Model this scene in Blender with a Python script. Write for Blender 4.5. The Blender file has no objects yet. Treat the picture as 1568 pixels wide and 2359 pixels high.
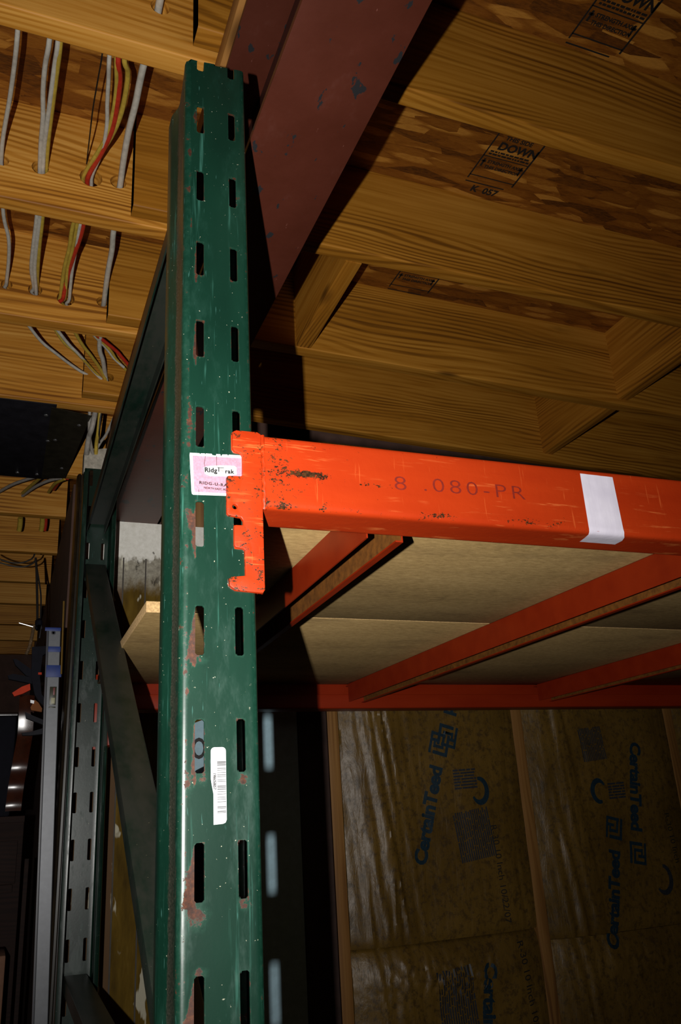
import bpy, bmesh, math, random
from mathutils import Vector, Matrix, noise as mn
random.seed(7)
IN = 0.0254
ZF = 95.4                       # inches from the floor up to the first full slot of the near post
SC = bpy.context.scene

# ------------------------------------------------------------------ camera
FPX, YAW, PITCH, ROLL = 1908.57, -.397, .357, .062
CAM = Vector((-5.697, -29.015, -31.663))        # all scene lengths are inches, converted on the way out
Rz = Matrix.Rotation(YAW, 3, 'Z'); Rx = Matrix.Rotation(PITCH, 3, 'X')
Rr = Matrix(((math.cos(ROLL), 0, math.sin(ROLL)), (0, 1, 0), (-math.sin(ROLL), 0, math.cos(ROLL))))
MC = Rz @ Rx @ Rr
RIGHT, FWD, UP = MC.col[0].copy(), MC.col[1].copy(), MC.col[2].copy()

def W3(p):
    return Vector((p[0] * IN, p[1] * IN, (p[2] + ZF) * IN))

cd = bpy.data.cameras.new('camera'); cam = bpy.data.objects.new('camera', cd); SC.collection.objects.link(cam)
cd.sensor_fit = 'VERTICAL'; cd.sensor_height = 24.0; cd.sensor_width = 16.0
cd.lens = 24.0 * FPX / 2359.0
cd.clip_start = 0.02; cd.clip_end = 60
mw = Matrix((RIGHT, UP, -FWD)).transposed().to_4x4(); mw.translation = W3(CAM)
cam.matrix_world = mw
SC.camera = cam

def at(x, y, axis, val):
    """point of the real plane <axis> = val that the photograph shows at pixel (x, y)"""
    d = RIGHT * ((x - 784) / FPX) + FWD - UP * ((y - 1179.5) / FPX)
    t = (val - CAM[axis]) / d[axis]
    return CAM + d * t

# ------------------------------------------------------------------ light: the camera's own flash, left of the lens
world = bpy.data.worlds.new('world'); SC.world = world; world.use_nodes = True
world.node_tree.nodes['Background'].inputs[0].default_value = (1.0, .75, .55, 1)
world.node_tree.nodes['Background'].inputs[1].default_value = 0.0012
fl = bpy.data.lights.new('flash', 'AREA'); fl.shape = 'RECTANGLE'; fl.size = .006; fl.size_y = .014
fl.energy = 8.8; fl.color = (1.0, .97, .93); fl.spread = math.radians(104)
flo = bpy.data.objects.new('flash', fl); SC.collection.objects.link(flo)
FT = Matrix.Rotation(math.radians(6), 3, UP)          # its reflector points a little left of the lens axis
fm = Matrix((FT @ RIGHT, UP, -(FT @ FWD))).transposed().to_4x4(); fm.translation = W3((-9.4, -29.0, -31.8))
flo.matrix_world = fm
SC.view_settings.view_transform = 'Standard'; SC.view_settings.look = 'None'
SC.view_settings.exposure = 0.0; SC.view_settings.gamma = 1.0; SC.view_settings.use_curve_mapping = False

# ------------------------------------------------------------------ mesh helpers
class MB:
    def __init__(s): s.v = []; s.f = []; s.m = []; s.mi = 0
    def face(s, idx): s.f.append(tuple(idx)); s.m.append(s.mi)
    def add(s, verts, faces):
        b = len(s.v); s.v += [tuple(p) for p in verts]
        for f in faces: s.face([b + i for i in f])
    def box(s, x0, x1, y0, y1, z0, z1):
        s.add([(x0,y0,z0),(x1,y0,z0),(x1,y1,z0),(x0,y1,z0),(x0,y0,z1),(x1,y0,z1),(x1,y1,z1),(x0,y1,z1)],
              [(3,2,1,0),(4,5,6,7),(0,1,5,4),(1,2,6,5),(2,3,7,6),(3,0,4,7)])
    def cbox(s, x0, x1, y0, y1, z0, z1, r=.06):
        """box with bevelled edges"""
        bm = bmesh.new()
        mt = Matrix.Translation(((x0+x1)/2,(y0+y1)/2,(z0+z1)/2)) @ Matrix.Diagonal((x1-x0,y1-y0,z1-z0,1))
        bmesh.ops.create_cube(bm, size=1, matrix=mt)
        bmesh.ops.bevel(bm, geom=bm.edges[:], offset=r, segments=2, profile=.5, affect='EDGES')
        s.bm(bm)
    def bm(s, bm):
        bm.verts.index_update()
        s.add([v.co[:] for v in bm.verts], [[v.index for v in f.verts] for f in bm.faces]); bm.free()
    def prism(s, ring0, ring1, cap=True):
        n = len(ring0)
        fs = [(i, (i+1) % n, n+(i+1) % n, n+i) for i in range(n)]
        if cap: fs += [tuple(range(n-1, -1, -1)), tuple(range(n, 2*n))]
        s.add(list(ring0)+list(ring1), fs)
    def strip(s, rings, closed=False):
        n = len(rings[0]); vs = [p for r in rings for p in r]; fs = []
        for k in range(len(rings)-1):
            for i in range(n if closed else n-1):
                j = (i+1) % n
                fs.append((k*n+i, k*n+j, (k+1)*n+j, (k+1)*n+i))
        s.add(vs, fs)
    def plate(s, outer, holes, fn0, fn1):
        """flat plate with holes: 2-D loops, fn0 / fn1 lift a 2-D point to the two faces"""
        loops = [outer] + holes
        for fn in (fn0, fn1):
            bm = bmesh.new(); es = []
            for lp in loops:
                vs = [bm.verts.new((p[0], p[1], 0)) for p in lp]
                es += [bm.edges.new((vs[i], vs[(i+1) % len(vs)])) for i in range(len(vs))]
            bmesh.ops.triangle_fill(bm, edges=es, use_beauty=True, use_dissolve=False)
            bm.verts.index_update()
            s.add([fn(v.co.x, v.co.y) for v in bm.verts], [[v.index for v in f.verts] for f in bm.faces]); bm.free()
        for lp in loops:
            s.prism([fn0(*p) for p in lp], [fn1(*p) for p in lp], cap=False)
    def tube(s, pts, r, n=8, cap=True):
        pts = [Vector(p) for p in pts]; rings = []
        t = (pts[1]-pts[0]).normalized(); a = t.orthogonal().normalized()
        for i, p in enumerate(pts):
            tt = (pts[min(i+1, len(pts)-1)] - pts[max(i-1, 0)]).normalized()
            a = (a - tt * a.dot(tt)).normalized(); b = tt.cross(a)
            rr = r(i/(len(pts)-1)) if callable(r) else r
            rings.append([p + (a*math.cos(q)+b*math.sin(q))*rr for q in [2*math.pi*k/n for k in range(n)]])
        s.strip(rings, True)
        if cap:
            s.add(rings[0], [tuple(range(n-1, -1, -1))]); s.add(rings[-1], [tuple(range(n))])
    def lathe(s, c, axis, prof, n=16):
        """prof: (distance along axis, radius)"""
        axis = Vector(axis).normalized(); a = axis.orthogonal().normalized(); b = axis.cross(a); c = Vector(c)
        rings = [[c+axis*d+(a*math.cos(q)+b*math.sin(q))*r for q in [2*math.pi*k/n for k in range(n)]] for d, r in prof]
        s.strip(rings, True); s.add(rings[0], [tuple(range(n-1,-1,-1))]); s.add(rings[-1], [tuple(range(n))])

def smooth(pts, n=6):
    """Catmull-Rom through the points"""
    pts = [Vector(p) for p in pts]; out = []
    for i in range(len(pts)-1):
        p0, p1, p2, p3 = pts[max(i-1,0)], pts[i], pts[i+1], pts[min(i+2,len(pts)-1)]
        for k in range(n):
            t = k/n
            out.append(.5*((2*p1)+(p2-p0)*t+(2*p0-5*p1+4*p2-p3)*t*t+(3*p1-p0-3*p2+p3)*t**3))
    return out+[pts[-1]]

def obj(name, mb, mats, parent=None, label=None, cat=None, group=None, kind=None, sharp=30, attr=None, origin=None):
    """link one mesh object; mesh coordinates stay in inches around the parent's (or its own) base point"""
    if not isinstance(mats, (list, tuple)): mats = [mats]
    if parent is not None:
        org = Vector(parent['org'])
    elif origin is not None: org = Vector(origin)
    else:
        xs = [p[0] for p in mb.v]; ys = [p[1] for p in mb.v]; zs = [p[2] for p in mb.v]
        org = Vector(((min(xs)+max(xs))/2, (min(ys)+max(ys))/2, min(zs)))
    me = bpy.data.meshes.new(name)
    me.from_pydata([((p[0]-org.x)*IN, (p[1]-org.y)*IN, (p[2]-org.z)*IN) for p in mb.v], [], mb.f)
    for m in mats: me.materials.append(m)
    me.polygons.foreach_set('material_index', mb.m)
    if attr:
        for k, vals in attr.items():
            a = me.attributes.new(k, 'FLOAT', 'POINT'); a.data.foreach_set('value', vals)
    bm = bmesh.new(); bm.from_mesh(me)
    if not attr: bmesh.ops.remove_doubles(bm, verts=bm.verts[:], dist=1e-6)
    bmesh.ops.recalc_face_normals(bm, faces=bm.faces[:]); bm.to_mesh(me); bm.free()
    me.polygons.foreach_set('use_smooth', [True]*len(me.polygons))
    me.set_sharp_from_angle(angle=math.radians(sharp))
    o = bpy.data.objects.new(name, me); SC.collection.objects.link(o)
    o['org'] = tuple(org)
    if parent is not None: o.parent = parent
    else: o.location = W3(org)
    tag(o, label, cat, group, kind)
    return o

def tag(o, label=None, cat=None, group=None, kind=None):
    if label: o['label'] = label
    if cat: o['category'] = cat
    if group: o['group'] = group
    if kind: o['kind'] = kind
    return o

def thing(name, org, label, cat, group=None, kind=None):
    o = bpy.data.objects.new(name, None); SC.collection.objects.link(o)
    o.empty_display_size = .05; o.location = W3(org); o['org'] = tuple(org)
    return tag(o, label, cat, group, kind)

def text2d(body, size, bold=0.0, align='LEFT', spacing=1.0):
    """letter outlines as flat triangles: (verts 2-D, faces)"""
    cu = bpy.data.curves.new('t', 'FONT'); cu.body = body; cu.size = size; cu.offset = bold; cu.align_x = align
    cu.space_character = spacing; cu.resolution_u = 3
    o = bpy.data.objects.new('t', cu); SC.collection.objects.link(o)
    dg = bpy.context.evaluated_depsgraph_get(); dg.update()
    me = o.evaluated_get(dg).to_mesh()
    r = ([(v.co.x, v.co.y) for v in me.vertices], [tuple(p.vertices) for p in me.polygons])
    o.evaluated_get(dg).to_mesh_clear(); bpy.data.objects.remove(o); bpy.data.curves.remove(cu)
    return r

# ------------------------------------------------------------------ materials
def new_mat(name, rough=.6, metal=0.0, spec=.5):
    m = bpy.data.materials.new(name); m.use_nodes = True; nt = m.node_tree
    b = nt.nodes['Principled BSDF']
    b.inputs['Roughness'].default_value = rough; b.inputs['Metallic'].default_value = metal
    b.inputs['Specular IOR Level'].default_value = spec
    return m, nt, b
def nd(nt, t, ins=None, **props):
    n = nt.nodes.new(t)
    for k, v in props.items(): setattr(n, k, v)
    for k, v in (ins or {}).items():
        if isinstance(v, bpy.types.NodeSocket): nt.links.new(v, n.inputs[k])
        else: n.inputs[k].default_value = v
    return n
def co(nt): return nd(nt, 'ShaderNodeTexCoord').outputs['Object']
def mp(nt, vec, scale=(1,1,1), rot=(0,0,0), loc=(0,0,0)):
    return nd(nt, 'ShaderNodeMapping', {'Vector': vec, 'Scale': scale, 'Rotation': rot, 'Location': loc}).outputs[0]
def nz(nt, vec, scale, detail=3, rough=.5, dist=0.0, out=0):
    return nd(nt, 'ShaderNodeTexNoise', {'Vector': vec, 'Scale': scale, 'Detail': detail, 'Roughness': rough, 'Distortion': dist}).outputs[out]
def ma(nt, op, a, b=0.0, c=0.0, clamp=False):
    n = nd(nt, 'ShaderNodeMath', operation=op, use_clamp=clamp)
    for i, v in enumerate((a, b, c)):
        if isinstance(v, bpy.types.NodeSocket): nt.links.new(v, n.inputs[i])
        else: n.inputs[i].default_value = v
    return n.outputs[0]
def ss(nt, x, lo, hi):
    return nd(nt, 'ShaderNodeMapRange', {'Value': x, 'From Min': lo, 'From Max': hi, 'To Min': 0.0, 'To Max': 1.0}, interpolation_type='SMOOTHSTEP').outputs[0]
def mx(nt, fac, a, b, blend='MIX'):
    n = nd(nt, 'ShaderNodeMix', data_type='RGBA', blend_type=blend)
    for i, v in ((0, fac), (6, a), (7, b)):
        if isinstance(v, bpy.types.NodeSocket): nt.links.new(v, n.inputs[i])
        else: n.inputs[i].default_value = (v if i == 0 else (v[0], v[1], v[2], 1))
    return n.outputs[2]
def rp(nt, fac, stops):
    n = nd(nt, 'ShaderNodeValToRGB', {'Fac': fac}); e = n.color_ramp.elements
    while len(e) < len(stops): e.new(.5)
    for x, (p, c) in zip(e, stops): x.position = p; x.color = (c[0], c[1], c[2], 1)
    return n.outputs[0]
def sep(nt, v):
    n = nd(nt, 'ShaderNodeSeparateXYZ', {0: v}); return n.outputs
def bump(nt, b, h, strength=.3, dist=.002):
    n = nd(nt, 'ShaderNodeBump', {'Height': h, 'Strength': strength, 'Distance': dist})
    nt.links.new(n.outputs[0], b.inputs['Normal'])
def setc(nt, b, c, k='Base Color'):
    nt.links.new(c, b.inputs[k])
def plain(name, col, rough=.6, metal=0.0, spec=.5, var=.25, scale=30.0, bmp=0.0):
    m, nt, b = new_mat(name, rough, metal, spec)
    n = nz(nt, co(nt), scale, 4, .6)
    setc(nt, b, rp(nt, n, [(.25, [c*(1-var) for c in col]), (.75, [min(1, c*(1+var)) for c in col])]))
    if bmp: bump(nt, b, n, bmp)
    return m

def wood(name, dark, mid, light, along='X', knots=True, rough=.55, seed=0.0, ring=1.0):
    m, nt, b = new_mat(name, rough, 0, .35)
    oi = nd(nt, 'ShaderNodeObjectInfo').outputs['Random']
    off = nd(nt, 'ShaderNodeCombineXYZ', {0: ma(nt, 'MULTIPLY', oi, 37.0), 1: ma(nt, 'MULTIPLY', oi, 3.3), 2: ma(nt, 'MULTIPLY', oi, 5.1+seed)}).outputs[0]
    c = nd(nt, 'ShaderNodeVectorMath', {0: co(nt), 1: off}, operation='ADD').outputs[0]
    if along == 'Y': c = mp(nt, c, rot=(0, 0, math.pi/2))
    if along == 'Z': c = mp(nt, c, rot=(0, math.pi/2, 0))
    low = nz(nt, mp(nt, c, (.8, 5, 5)), 1.0, 2, .5)
    s = sep(nt, c)
    r = ma(nt, 'ADD', ma(nt, 'MULTIPLY', s[2], 78.0*ring), ma(nt, 'ADD', ma(nt, 'MULTIPLY', s[1], 60.0), ma(nt, 'MULTIPLY', low, 15.0*ring)))
    wv = ma(nt, 'SINE', ma(nt, 'MULTIPLY', r, 6.2832))
    g1 = ma(nt, 'MULTIPLY', ss(nt, wv, -.5, 1.0), ss(nt, nz(nt, mp(nt, c, (1.3, 9, 9)), 1.0, 3, .6), .35, .65))
    fine = nz(nt, mp(nt, c, (2.2, 150, 150)), 1.0, 4, .7)
    mid_ = nz(nt, mp(nt, c, (.9, 38, 38)), 1.0, 3, .6)
    fine = ma(nt, 'ADD', ma(nt, 'MULTIPLY', fine, .55), ma(nt, 'MULTIPLY', mid_, .5))
    blot = nz(nt, mp(nt, c, (1.6, 6, 6)), 1.0, 3, .6)
    f = ma(nt, 'ADD', ma(nt, 'MULTIPLY', g1, .22), ma(nt, 'ADD', ma(nt, 'MULTIPLY', fine, .62), ma(nt, 'MULTIPLY', blot, .34)))
    col = rp(nt, f, [(.38, light), (.56, mid), (.78, dark)])
    if knots:
        vo = nd(nt, 'ShaderNodeTexVoronoi', {'Vector': mp(nt, c, (2.4, 7, 7)), 'Scale': 1.0, 'Randomness': 1.0})
        k = ss(nt, vo.outputs['Distance'], .13, .03)
        pick = ma(nt, 'GREATER_THAN', sep(nt, vo.outputs['Color'])[0], .62)
        col = mx(nt, ma(nt, 'MULTIPLY', k, ma(nt, 'MULTIPLY', pick, .8)), col, [x*.35 for x in dark])
    # grey-green bruises and handling dirt
    dirt = ss(nt, nz(nt, mp(nt, c, (2.2, 9, 9)), 1.3, 4, .7), .60, .78)
    col = mx(nt, ma(nt, 'MULTIPLY', dirt, .55), col, [x*.42 for x in mid])
    setc(nt, b, col)
    bump(nt, b, f, .25, .0015)
    return m

WOOD_L = wood('fir_lit_left', (.22,.073,.006), (.56,.232,.026), (.80,.41,.085))  # left joists: same fir, the stronger flash light put into a brighter colour
WOOD_R = wood('fir_dimmed_right', (.13,.044,.003), (.36,.140,.010), (.52,.235,.030))  # right joists: same fir, flash falloff painted in as a darker colour
WOOD_RY = wood('fir_dimmed_across', (.13,.044,.003), (.36,.136,.010), (.52,.23,.028), along='Y')  # the dimmed copy again, grain running along Y
WOOD_OLD = wood('stained_stud', (.11,.045,.012), (.20,.09,.022), (.28,.14,.04), along='Z')
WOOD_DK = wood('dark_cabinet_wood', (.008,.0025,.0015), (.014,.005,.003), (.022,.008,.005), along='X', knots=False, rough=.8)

def make_osb():
    m, nt, b = new_mat('strand_board', .6, 0, .3)
    c = co(nt); wob = nd(nt, 'ShaderNodeVectorMath', {0: c, 1: nd(nt, 'ShaderNodeVectorMath', {0: nz(nt, c, 22, 2, .5, 0, 1), 1: (.004,.004,.004)}, operation='MULTIPLY').outputs[0]}, operation='ADD').outputs[0]
    f = nz(nt, c, 40, 3, .6)
    for i, (ang, sx, sy) in enumerate(((.35, 8, 40), (1.35, 9, 46), (2.2, 7, 36), (2.9, 10, 50), (.8, 6.5, 38), (1.75, 8.5, 44))):
        v = nd(nt, 'ShaderNodeTexVoronoi', {'Vector': mp(nt, wob, (sx, sy, 1), (0, 0, ang), (i*3.1, i*1.7, 0)), 'Scale': 1.0, 'Randomness': .95}, voronoi_dimensions='2D')
        q = sep(nt, v.outputs['Color']); g = ma(nt, 'GREATER_THAN', q[1], .60)
        sh = ma(nt, 'MULTIPLY', q[0], ma(nt, 'ADD', .45, ma(nt, 'MULTIPLY', ss(nt, v.outputs['Distance'], .60, .32), .6)))
        f = ma(nt, 'ADD', ma(nt, 'MULTIPLY', g, sh), ma(nt, 'MULTIPLY', ma(nt, 'SUBTRACT', 1.0, g), f))
    fib = nz(nt, mp(nt, c, (60, 240, 1), (0, 0, .9)), 1.0, 4, .7)
    ff = ma(nt, 'ADD', ma(nt, 'MULTIPLY', f, .66), ma(nt, 'MULTIPLY', fib, .44))
    col = rp(nt, ff, [(.16, (.06,.018,.002)), (.36, (.19,.058,.004)), (.62, (.28,.098,.009)), (.92, (.50,.22,.032))])
    big = nz(nt, c, 3.2, 2)
    col = mx(nt, ss(nt, big, .45, .7), col, (.20,.075,.012), 'MULTIPLY') if False else col
    setc(nt, b, col); bump(nt, b, ff, .6, .004)
    return m
OSB = make_osb()

def make_green(name='green_rack_paint', k=1.0, rusty=True):
    m, nt, b = new_mat(name, .36, 0, .5)
    c = co(nt); s = sep(nt, c)
    base = rp(nt, nz(nt, mp(nt, c, (9, 9, 3)), 2.0, 3), [(.3, (.0030,.0195,.0115)), (.7, (.0048,.030,.0175))])
    # pale vertical scuffs
    sc1 = ss(nt, nz(nt, mp(nt, c, (130, 130, 5.5)), 1.0, 4, .62), .60, .74)
    area = ss(nt, nz(nt, mp(nt, c, (22, 22, 7)), 1.0, 3, .6), .40, .58)
    scf = ma(nt, 'MULTIPLY', sc1, area)
    col = mx(nt, ma(nt, 'MULTIPLY', scf, .8), base, (.040,.145,.108))
    haze = ss(nt, nz(nt, mp(nt, c, (34, 34, 12), (0, .7, 0)), 1.0, 5, .7), .50, .75)
    col = mx(nt, ma(nt, 'MULTIPLY', haze, .20), col, (.012,.075,.050))
    fl_ = ss(nt, nz(nt, mp(nt, c, (420, 420, 45), (0, .9, 0)), 1.0, 2, .5), .68, .74)
    col = mx(nt, ma(nt, 'MULTIPLY', ma(nt, 'MULTIPLY', fl_, area), .45), col, (.07,.20,.17))
    # specks of bare metal and mortar
    sp = ss(nt, nz(nt, c, 330, 2, .5), .735, .77)
    col = mx(nt, ma(nt, 'MULTIPLY', sp, ma(nt, 'ADD', .25, area)), col, (.45,.44,.32))
    rough = nd(nt, 'ShaderNodeMapRange', {'Value': haze, 'To Min': .30, 'To Max': .5}).outputs[0]
    if rusty:
        a = nd(nt, 'ShaderNodeAttribute', attribute_name='rust').outputs['Fac']
        n = nz(nt, c, 95, 5, .72)
        rm = ss(nt, ma(nt, 'ADD', a, ma(nt, 'MULTIPLY', ma(nt, 'SUBTRACT', n, .5), 1.5)), .47, .58)
        rc = rp(nt, nz(nt, c, 260, 4, .7), [(.3, (.014,.004,.0015)), (.55, (.050,.012,.002)), (.8, (.12,.036,.009))])
        fade = ss(nt, ma(nt, 'ADD', a, ma(nt, 'MULTIPLY', ma(nt, 'SUBTRACT', n, .5), .8)), .2, .6)
        col = mx(nt, ma(nt, 'MULTIPLY', fade, .28), col, (.03,.10,.065))
        col = mx(nt, rm, col, rc)
        g = nd(nt, 'ShaderNodeAttribute', attribute_name='grime').outputs['Fac']
        gm = ss(nt, ma(nt, 'ADD', g, ma(nt, 'MULTIPLY', ma(nt, 'SUBTRACT', nz(nt, mp(nt, c, (160, 160, 60)), 1.0, 4, .7), .5), 1.1)), .40, .75)
        gc = rp(nt, nz(nt, c, 420, 3, .6), [(.35, (.016,.017,.012)), (.66, (.06,.055,.04)), (.8, (.22,.20,.16))])
        col = mx(nt, ma(nt, 'MULTIPLY', gm, .85), col, gc)
        rough = ma(nt, 'ADD', rough, ma(nt, 'MULTIPLY', rm, .4), 0, True)
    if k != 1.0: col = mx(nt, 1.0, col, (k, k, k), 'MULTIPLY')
    setc(nt, b, col); nt.links.new(rough, b.inputs['Roughness'])
    bump(nt, b, ma(nt, 'ADD', nz(nt, c, 200, 3), ma(nt, 'MULTIPLY', scf, .5)), .07, .0005)
    return m
GREEN = make_green()
GREEN2 = make_green('rear_green_rack_paint', .55, False)  # darker copy of the green without rust, for the rear post
def make_brace():
    m, nt, b = new_mat('dusty_green_brace', .42, 0, .4)
    c = co(nt)
    base = rp(nt, nz(nt, c, 12, 3), [(.3, (.003,.013,.008)), (.7, (.005,.020,.013))])
    d = ss(nt, nz(nt, mp(nt, c, (14, 6, 6)), 1.0, 5, .65), .34, .62)
    col = mx(nt, ma(nt, 'MULTIPLY', d, .75), base, (.034,.034,.028))
    sp = ss(nt, nz(nt, c, 260, 2), .74, .78)
    col = mx(nt, ma(nt, 'MULTIPLY', sp, .6), col, (.25,.22,.13))
    setc(nt, b, col)
    return m
BRACE = make_brace()

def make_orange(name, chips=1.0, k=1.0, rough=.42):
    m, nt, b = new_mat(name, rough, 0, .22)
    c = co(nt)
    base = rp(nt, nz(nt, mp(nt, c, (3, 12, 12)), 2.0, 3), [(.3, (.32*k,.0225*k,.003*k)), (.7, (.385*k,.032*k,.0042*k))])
    # rubbed pale streaks at a slant
    s1 = ss(nt, nz(nt, mp(nt, c, (18, 60, 260), (0, -.55, 0)), 1.0, 4, .62), .56, .68)
    a1 = ss(nt, nz(nt, mp(nt, c, (14, 14, 20)), 1.0, 2), .48, .6)
    col = mx(nt, ma(nt, 'MULTIPLY', ma(nt, 'MULTIPLY', s1, a1), .55*chips), base, (.62*k,.16*k,.04*k))
    s2 = ss(nt, nz(nt, mp(nt, c, (260, 260, 14)), 1.0, 3, .6), .66, .74)
    col = mx(nt, ma(nt, 'MULTIPLY', s2, .4*chips), col, (.62*k,.13*k,.03*k))
    s3 = ss(nt, nz(nt, mp(nt, c, (8, 100, 420)), 1.0, 3, .6), .60, .75)
    col = mx(nt, ma(nt, 'MULTIPLY', s3, .30*chips), col, (.30*k,.016*k,.003*k))
    if chips:
        at_ = nd(nt, 'ShaderNodeAttribute', attribute_name='chip').outputs['Fac']
        n = ma(nt, 'ADD', ma(nt, 'MULTIPLY', nz(nt, mp(nt, c, (1.0, 1, 1.5)), 330, 4, .7), .62), ma(nt, 'MULTIPLY', nz(nt, c, 90, 2, .5), .38))
        cm = ss(nt, ma(nt, 'ADD', n, ma(nt, 'MULTIPLY', at_, .42)), .675, .70)
        cc = rp(nt, nz(nt, c, 300, 3), [(.35, (.016,.008,.004)), (.7, (.07,.028,.008))])
        col = mx(nt, cm, col, cc)
        b2 = ss(nt, ma(nt, 'ADD', nz(nt, c, 70, 4, .7), ma(nt, 'MULTIPLY', at_, .2)), .72, .8)
        col = mx(nt, ma(nt, 'MULTIPLY', b2, .7), col, (.16,.045,.012))
        bump(nt, b, ma(nt, 'SUBTRACT', nz(nt, c, 120, 3), cm), .22, .001)
    setc(nt, b, col)
    return m
ORANGE = make_orange('orange_beam_paint')
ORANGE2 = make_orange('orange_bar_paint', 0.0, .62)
BAR_INSIDE = plain('brown_bar_inside', (.15,.052,.006), .6, var=.5, scale=90)  # browner tone for the inner faces of the cross bars

def make_maroon():
    m, nt, b = new_mat('red_oxide_primer', .50, 0, .45)
    c = co(nt)
    base = rp(nt, nz(nt, c, 9, 4, .6), [(.3, (.068,.014,.006)), (.7, (.092,.021,.011))])
    pale = ss(nt, nz(nt, mp(nt, c, (14, 8, 8)), 1.2, 4, .7), .55, .75)
    col = mx(nt, ma(nt, 'MULTIPLY', pale, .45), base, (.125,.042,.030))
    chip = ss(nt, nz(nt, mp(nt, c, (34, 17, 20), (0, 0, .5)), 1.0, 4, .62), .615, .635)
    col = mx(nt, chip, col, (.020,.020,.022))
    sc_ = ss(nt, nz(nt, mp(nt, c, (130, 40, 60), (0, 0, -.8)), 1.0, 3, .6), .70, .76)
    col = mx(nt, ma(nt, 'MULTIPLY', sc_, .5), col, (.32,.13,.10))
    setc(nt, b, col); bump(nt, b, nz(nt, c, 60, 4), .15, .002)
    return m
MAROON = make_maroon()

def make_chipboard():
    m, nt, b = new_mat('particle_board', .8, 0, .2)
    c = co(nt)
    f = ma(nt, 'ADD', ma(nt, 'MULTIPLY', nz(nt, mp(nt, c, (60, 150, 60)), 1.0, 5, .8), .75), ma(nt, 'MULTIPLY', nz(nt, mp(nt, c, (3, 9, 3)), 1.0, 3), .3))
    col = rp(nt, f, [(.3, (.22,.14,.05)), (.55, (.44,.29,.115)), (.8, (.64,.45,.20))])
    sm = ss(nt, nz(nt, mp(nt, c, (5, 14, 5), (0, 0, .25)), 1.0, 4, .6), .52, .72)
    col = mx(nt, ma(nt, 'MULTIPLY', sm, .4), col, (.16,.10,.045))
    setc(nt, b, col); bump(nt, b, f, .3, .001)
    return m
CHIP = make_chipboard()
CHIP_EDGE = plain('raw_chip_edge', (.75,.45,.20), .9, var=.5, scale=240)

def make_kraft():
    m, nt, b = new_mat('kraft_faced_paper', .38, 0, .42)
    c = co(nt)
    mot = nz(nt, c, 55, 5, .75); big = nz(nt, c, 5, 3)
    base = rp(nt, big, [(.3, (.092,.050,.008)), (.7, (.150,.084,.015))])
    col = mx(nt, ma(nt, 'MULTIPLY', ss(nt, mot, .46, .66), .72), base, (.038,.022,.008))
    fibre = ss(nt, nz(nt, c, 190, 3, .6), .62, .75)
    col = mx(nt, ma(nt, 'MULTIPLY', fibre, .35), col, (.20,.125,.045))
    setc(nt, b, col)
    wr = nz(nt, mp(nt, c, (30, 30, 9)), 1.0, 5, .62, .6)
    bump(nt, b, wr, .5, .006)
    nt.links.new(nd(nt, 'ShaderNodeMapRange', {'Value': mot, 'To Min': .30, 'To Max': .55}).outputs[0], b.inputs['Roughness'])
    return m
KRAFT = make_kraft()
INK_BLUE = plain('blue_printing_ink', (.006,.021,.034), .5, var=.35, scale=120)
INK_FAINT = plain('faded_blue_ink', (.020,.022,.028), .55, var=.4, scale=160)
INK_BLACK = plain('black_printing_ink', (.012,.010,.009), .6, var=.4, scale=160)
INK_STAMP = plain('worn_black_stamp', (.008,.006,.005), .7, var=.4, scale=200)
INK_RED = plain('rust_red_marker', (.17,.010,.003), .6, var=.25, scale=200)
def make_concrete():
    m, nt, b = new_mat('stained_concrete', .85, 0, .2)
    c = co(nt); s = sep(nt, c)       # z counted from the floor
    z = s[2]; x = s[0]
    zt = (ZF-3.5)*IN
    n = nz(nt, mp(nt, c, (30, 30, 14)), 1.0, 5, .7)
    white = rp(nt, nz(nt, c, 60, 4, .7), [(.3, (.72,.70,.62)), (.7, (.92,.90,.83))])
    olive = rp(nt, nz(nt, mp(nt, c, (26, 26, 5)), 1.0, 4, .65), [(.3, (.045,.025,.002)), (.55, (.11,.063,.005)), (.78, (.19,.12,.02))])
    olive = mx(nt, ma(nt, 'LESS_THAN', x, (5.5-10)*IN), olive, (.11,.062,.030))
    grey = rp(nt, nz(nt, c, 90, 4, .7), [(.3, (.20,.18,.14)), (.7, (.42,.39,.31))])
    zz = ma(nt, 'ADD', z, ma(nt, 'MULTIPLY', ma(nt, 'SUBTRACT', n, .5), .10))
    col = mx(nt, ss(nt, zz, zt-.035, zt-.10), grey, olive)
    patch = ss(nt, nz(nt, mp(nt, c, (26, 26, 9), (0, 0, 0), (2.3, 0, 1.1)), 1.0, 3, .55), .60, .64)
    col = mx(nt, ma(nt, 'MULTIPLY', patch, .8), col, (.55,.52,.40))
    mould = ss(nt, nz(nt, mp(nt, c, (40, 40, 22), (0, 0, 0), (.4, 0, .2)), 1.0, 4, .7), .58, .66)
    band = ma(nt, 'MULTIPLY', ss(nt, z, zt-.16, zt-.03), ss(nt, z, zt+.06, zt+.02))
    col = mx(nt, ss(nt, zz, zt-.006, zt+.010), col, white)
    blob = ss(nt, ma(nt, 'ABSOLUTE', ma(nt, 'ADD', x, 1.9*IN)), 2.2*IN, .6*IN)
    col = mx(nt, ma(nt, 'MULTIPLY', mould, ma(nt, 'MULTIPLY', band, blob)), col, (.045,.038,.028))
    setc(nt, b, col); bump(nt, b, n, .35, .006)
    return m
CONC = make_concrete()
WHITE = plain('white_label_paper', (.60,.615,.62), .5, var=.03, scale=60)
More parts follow.
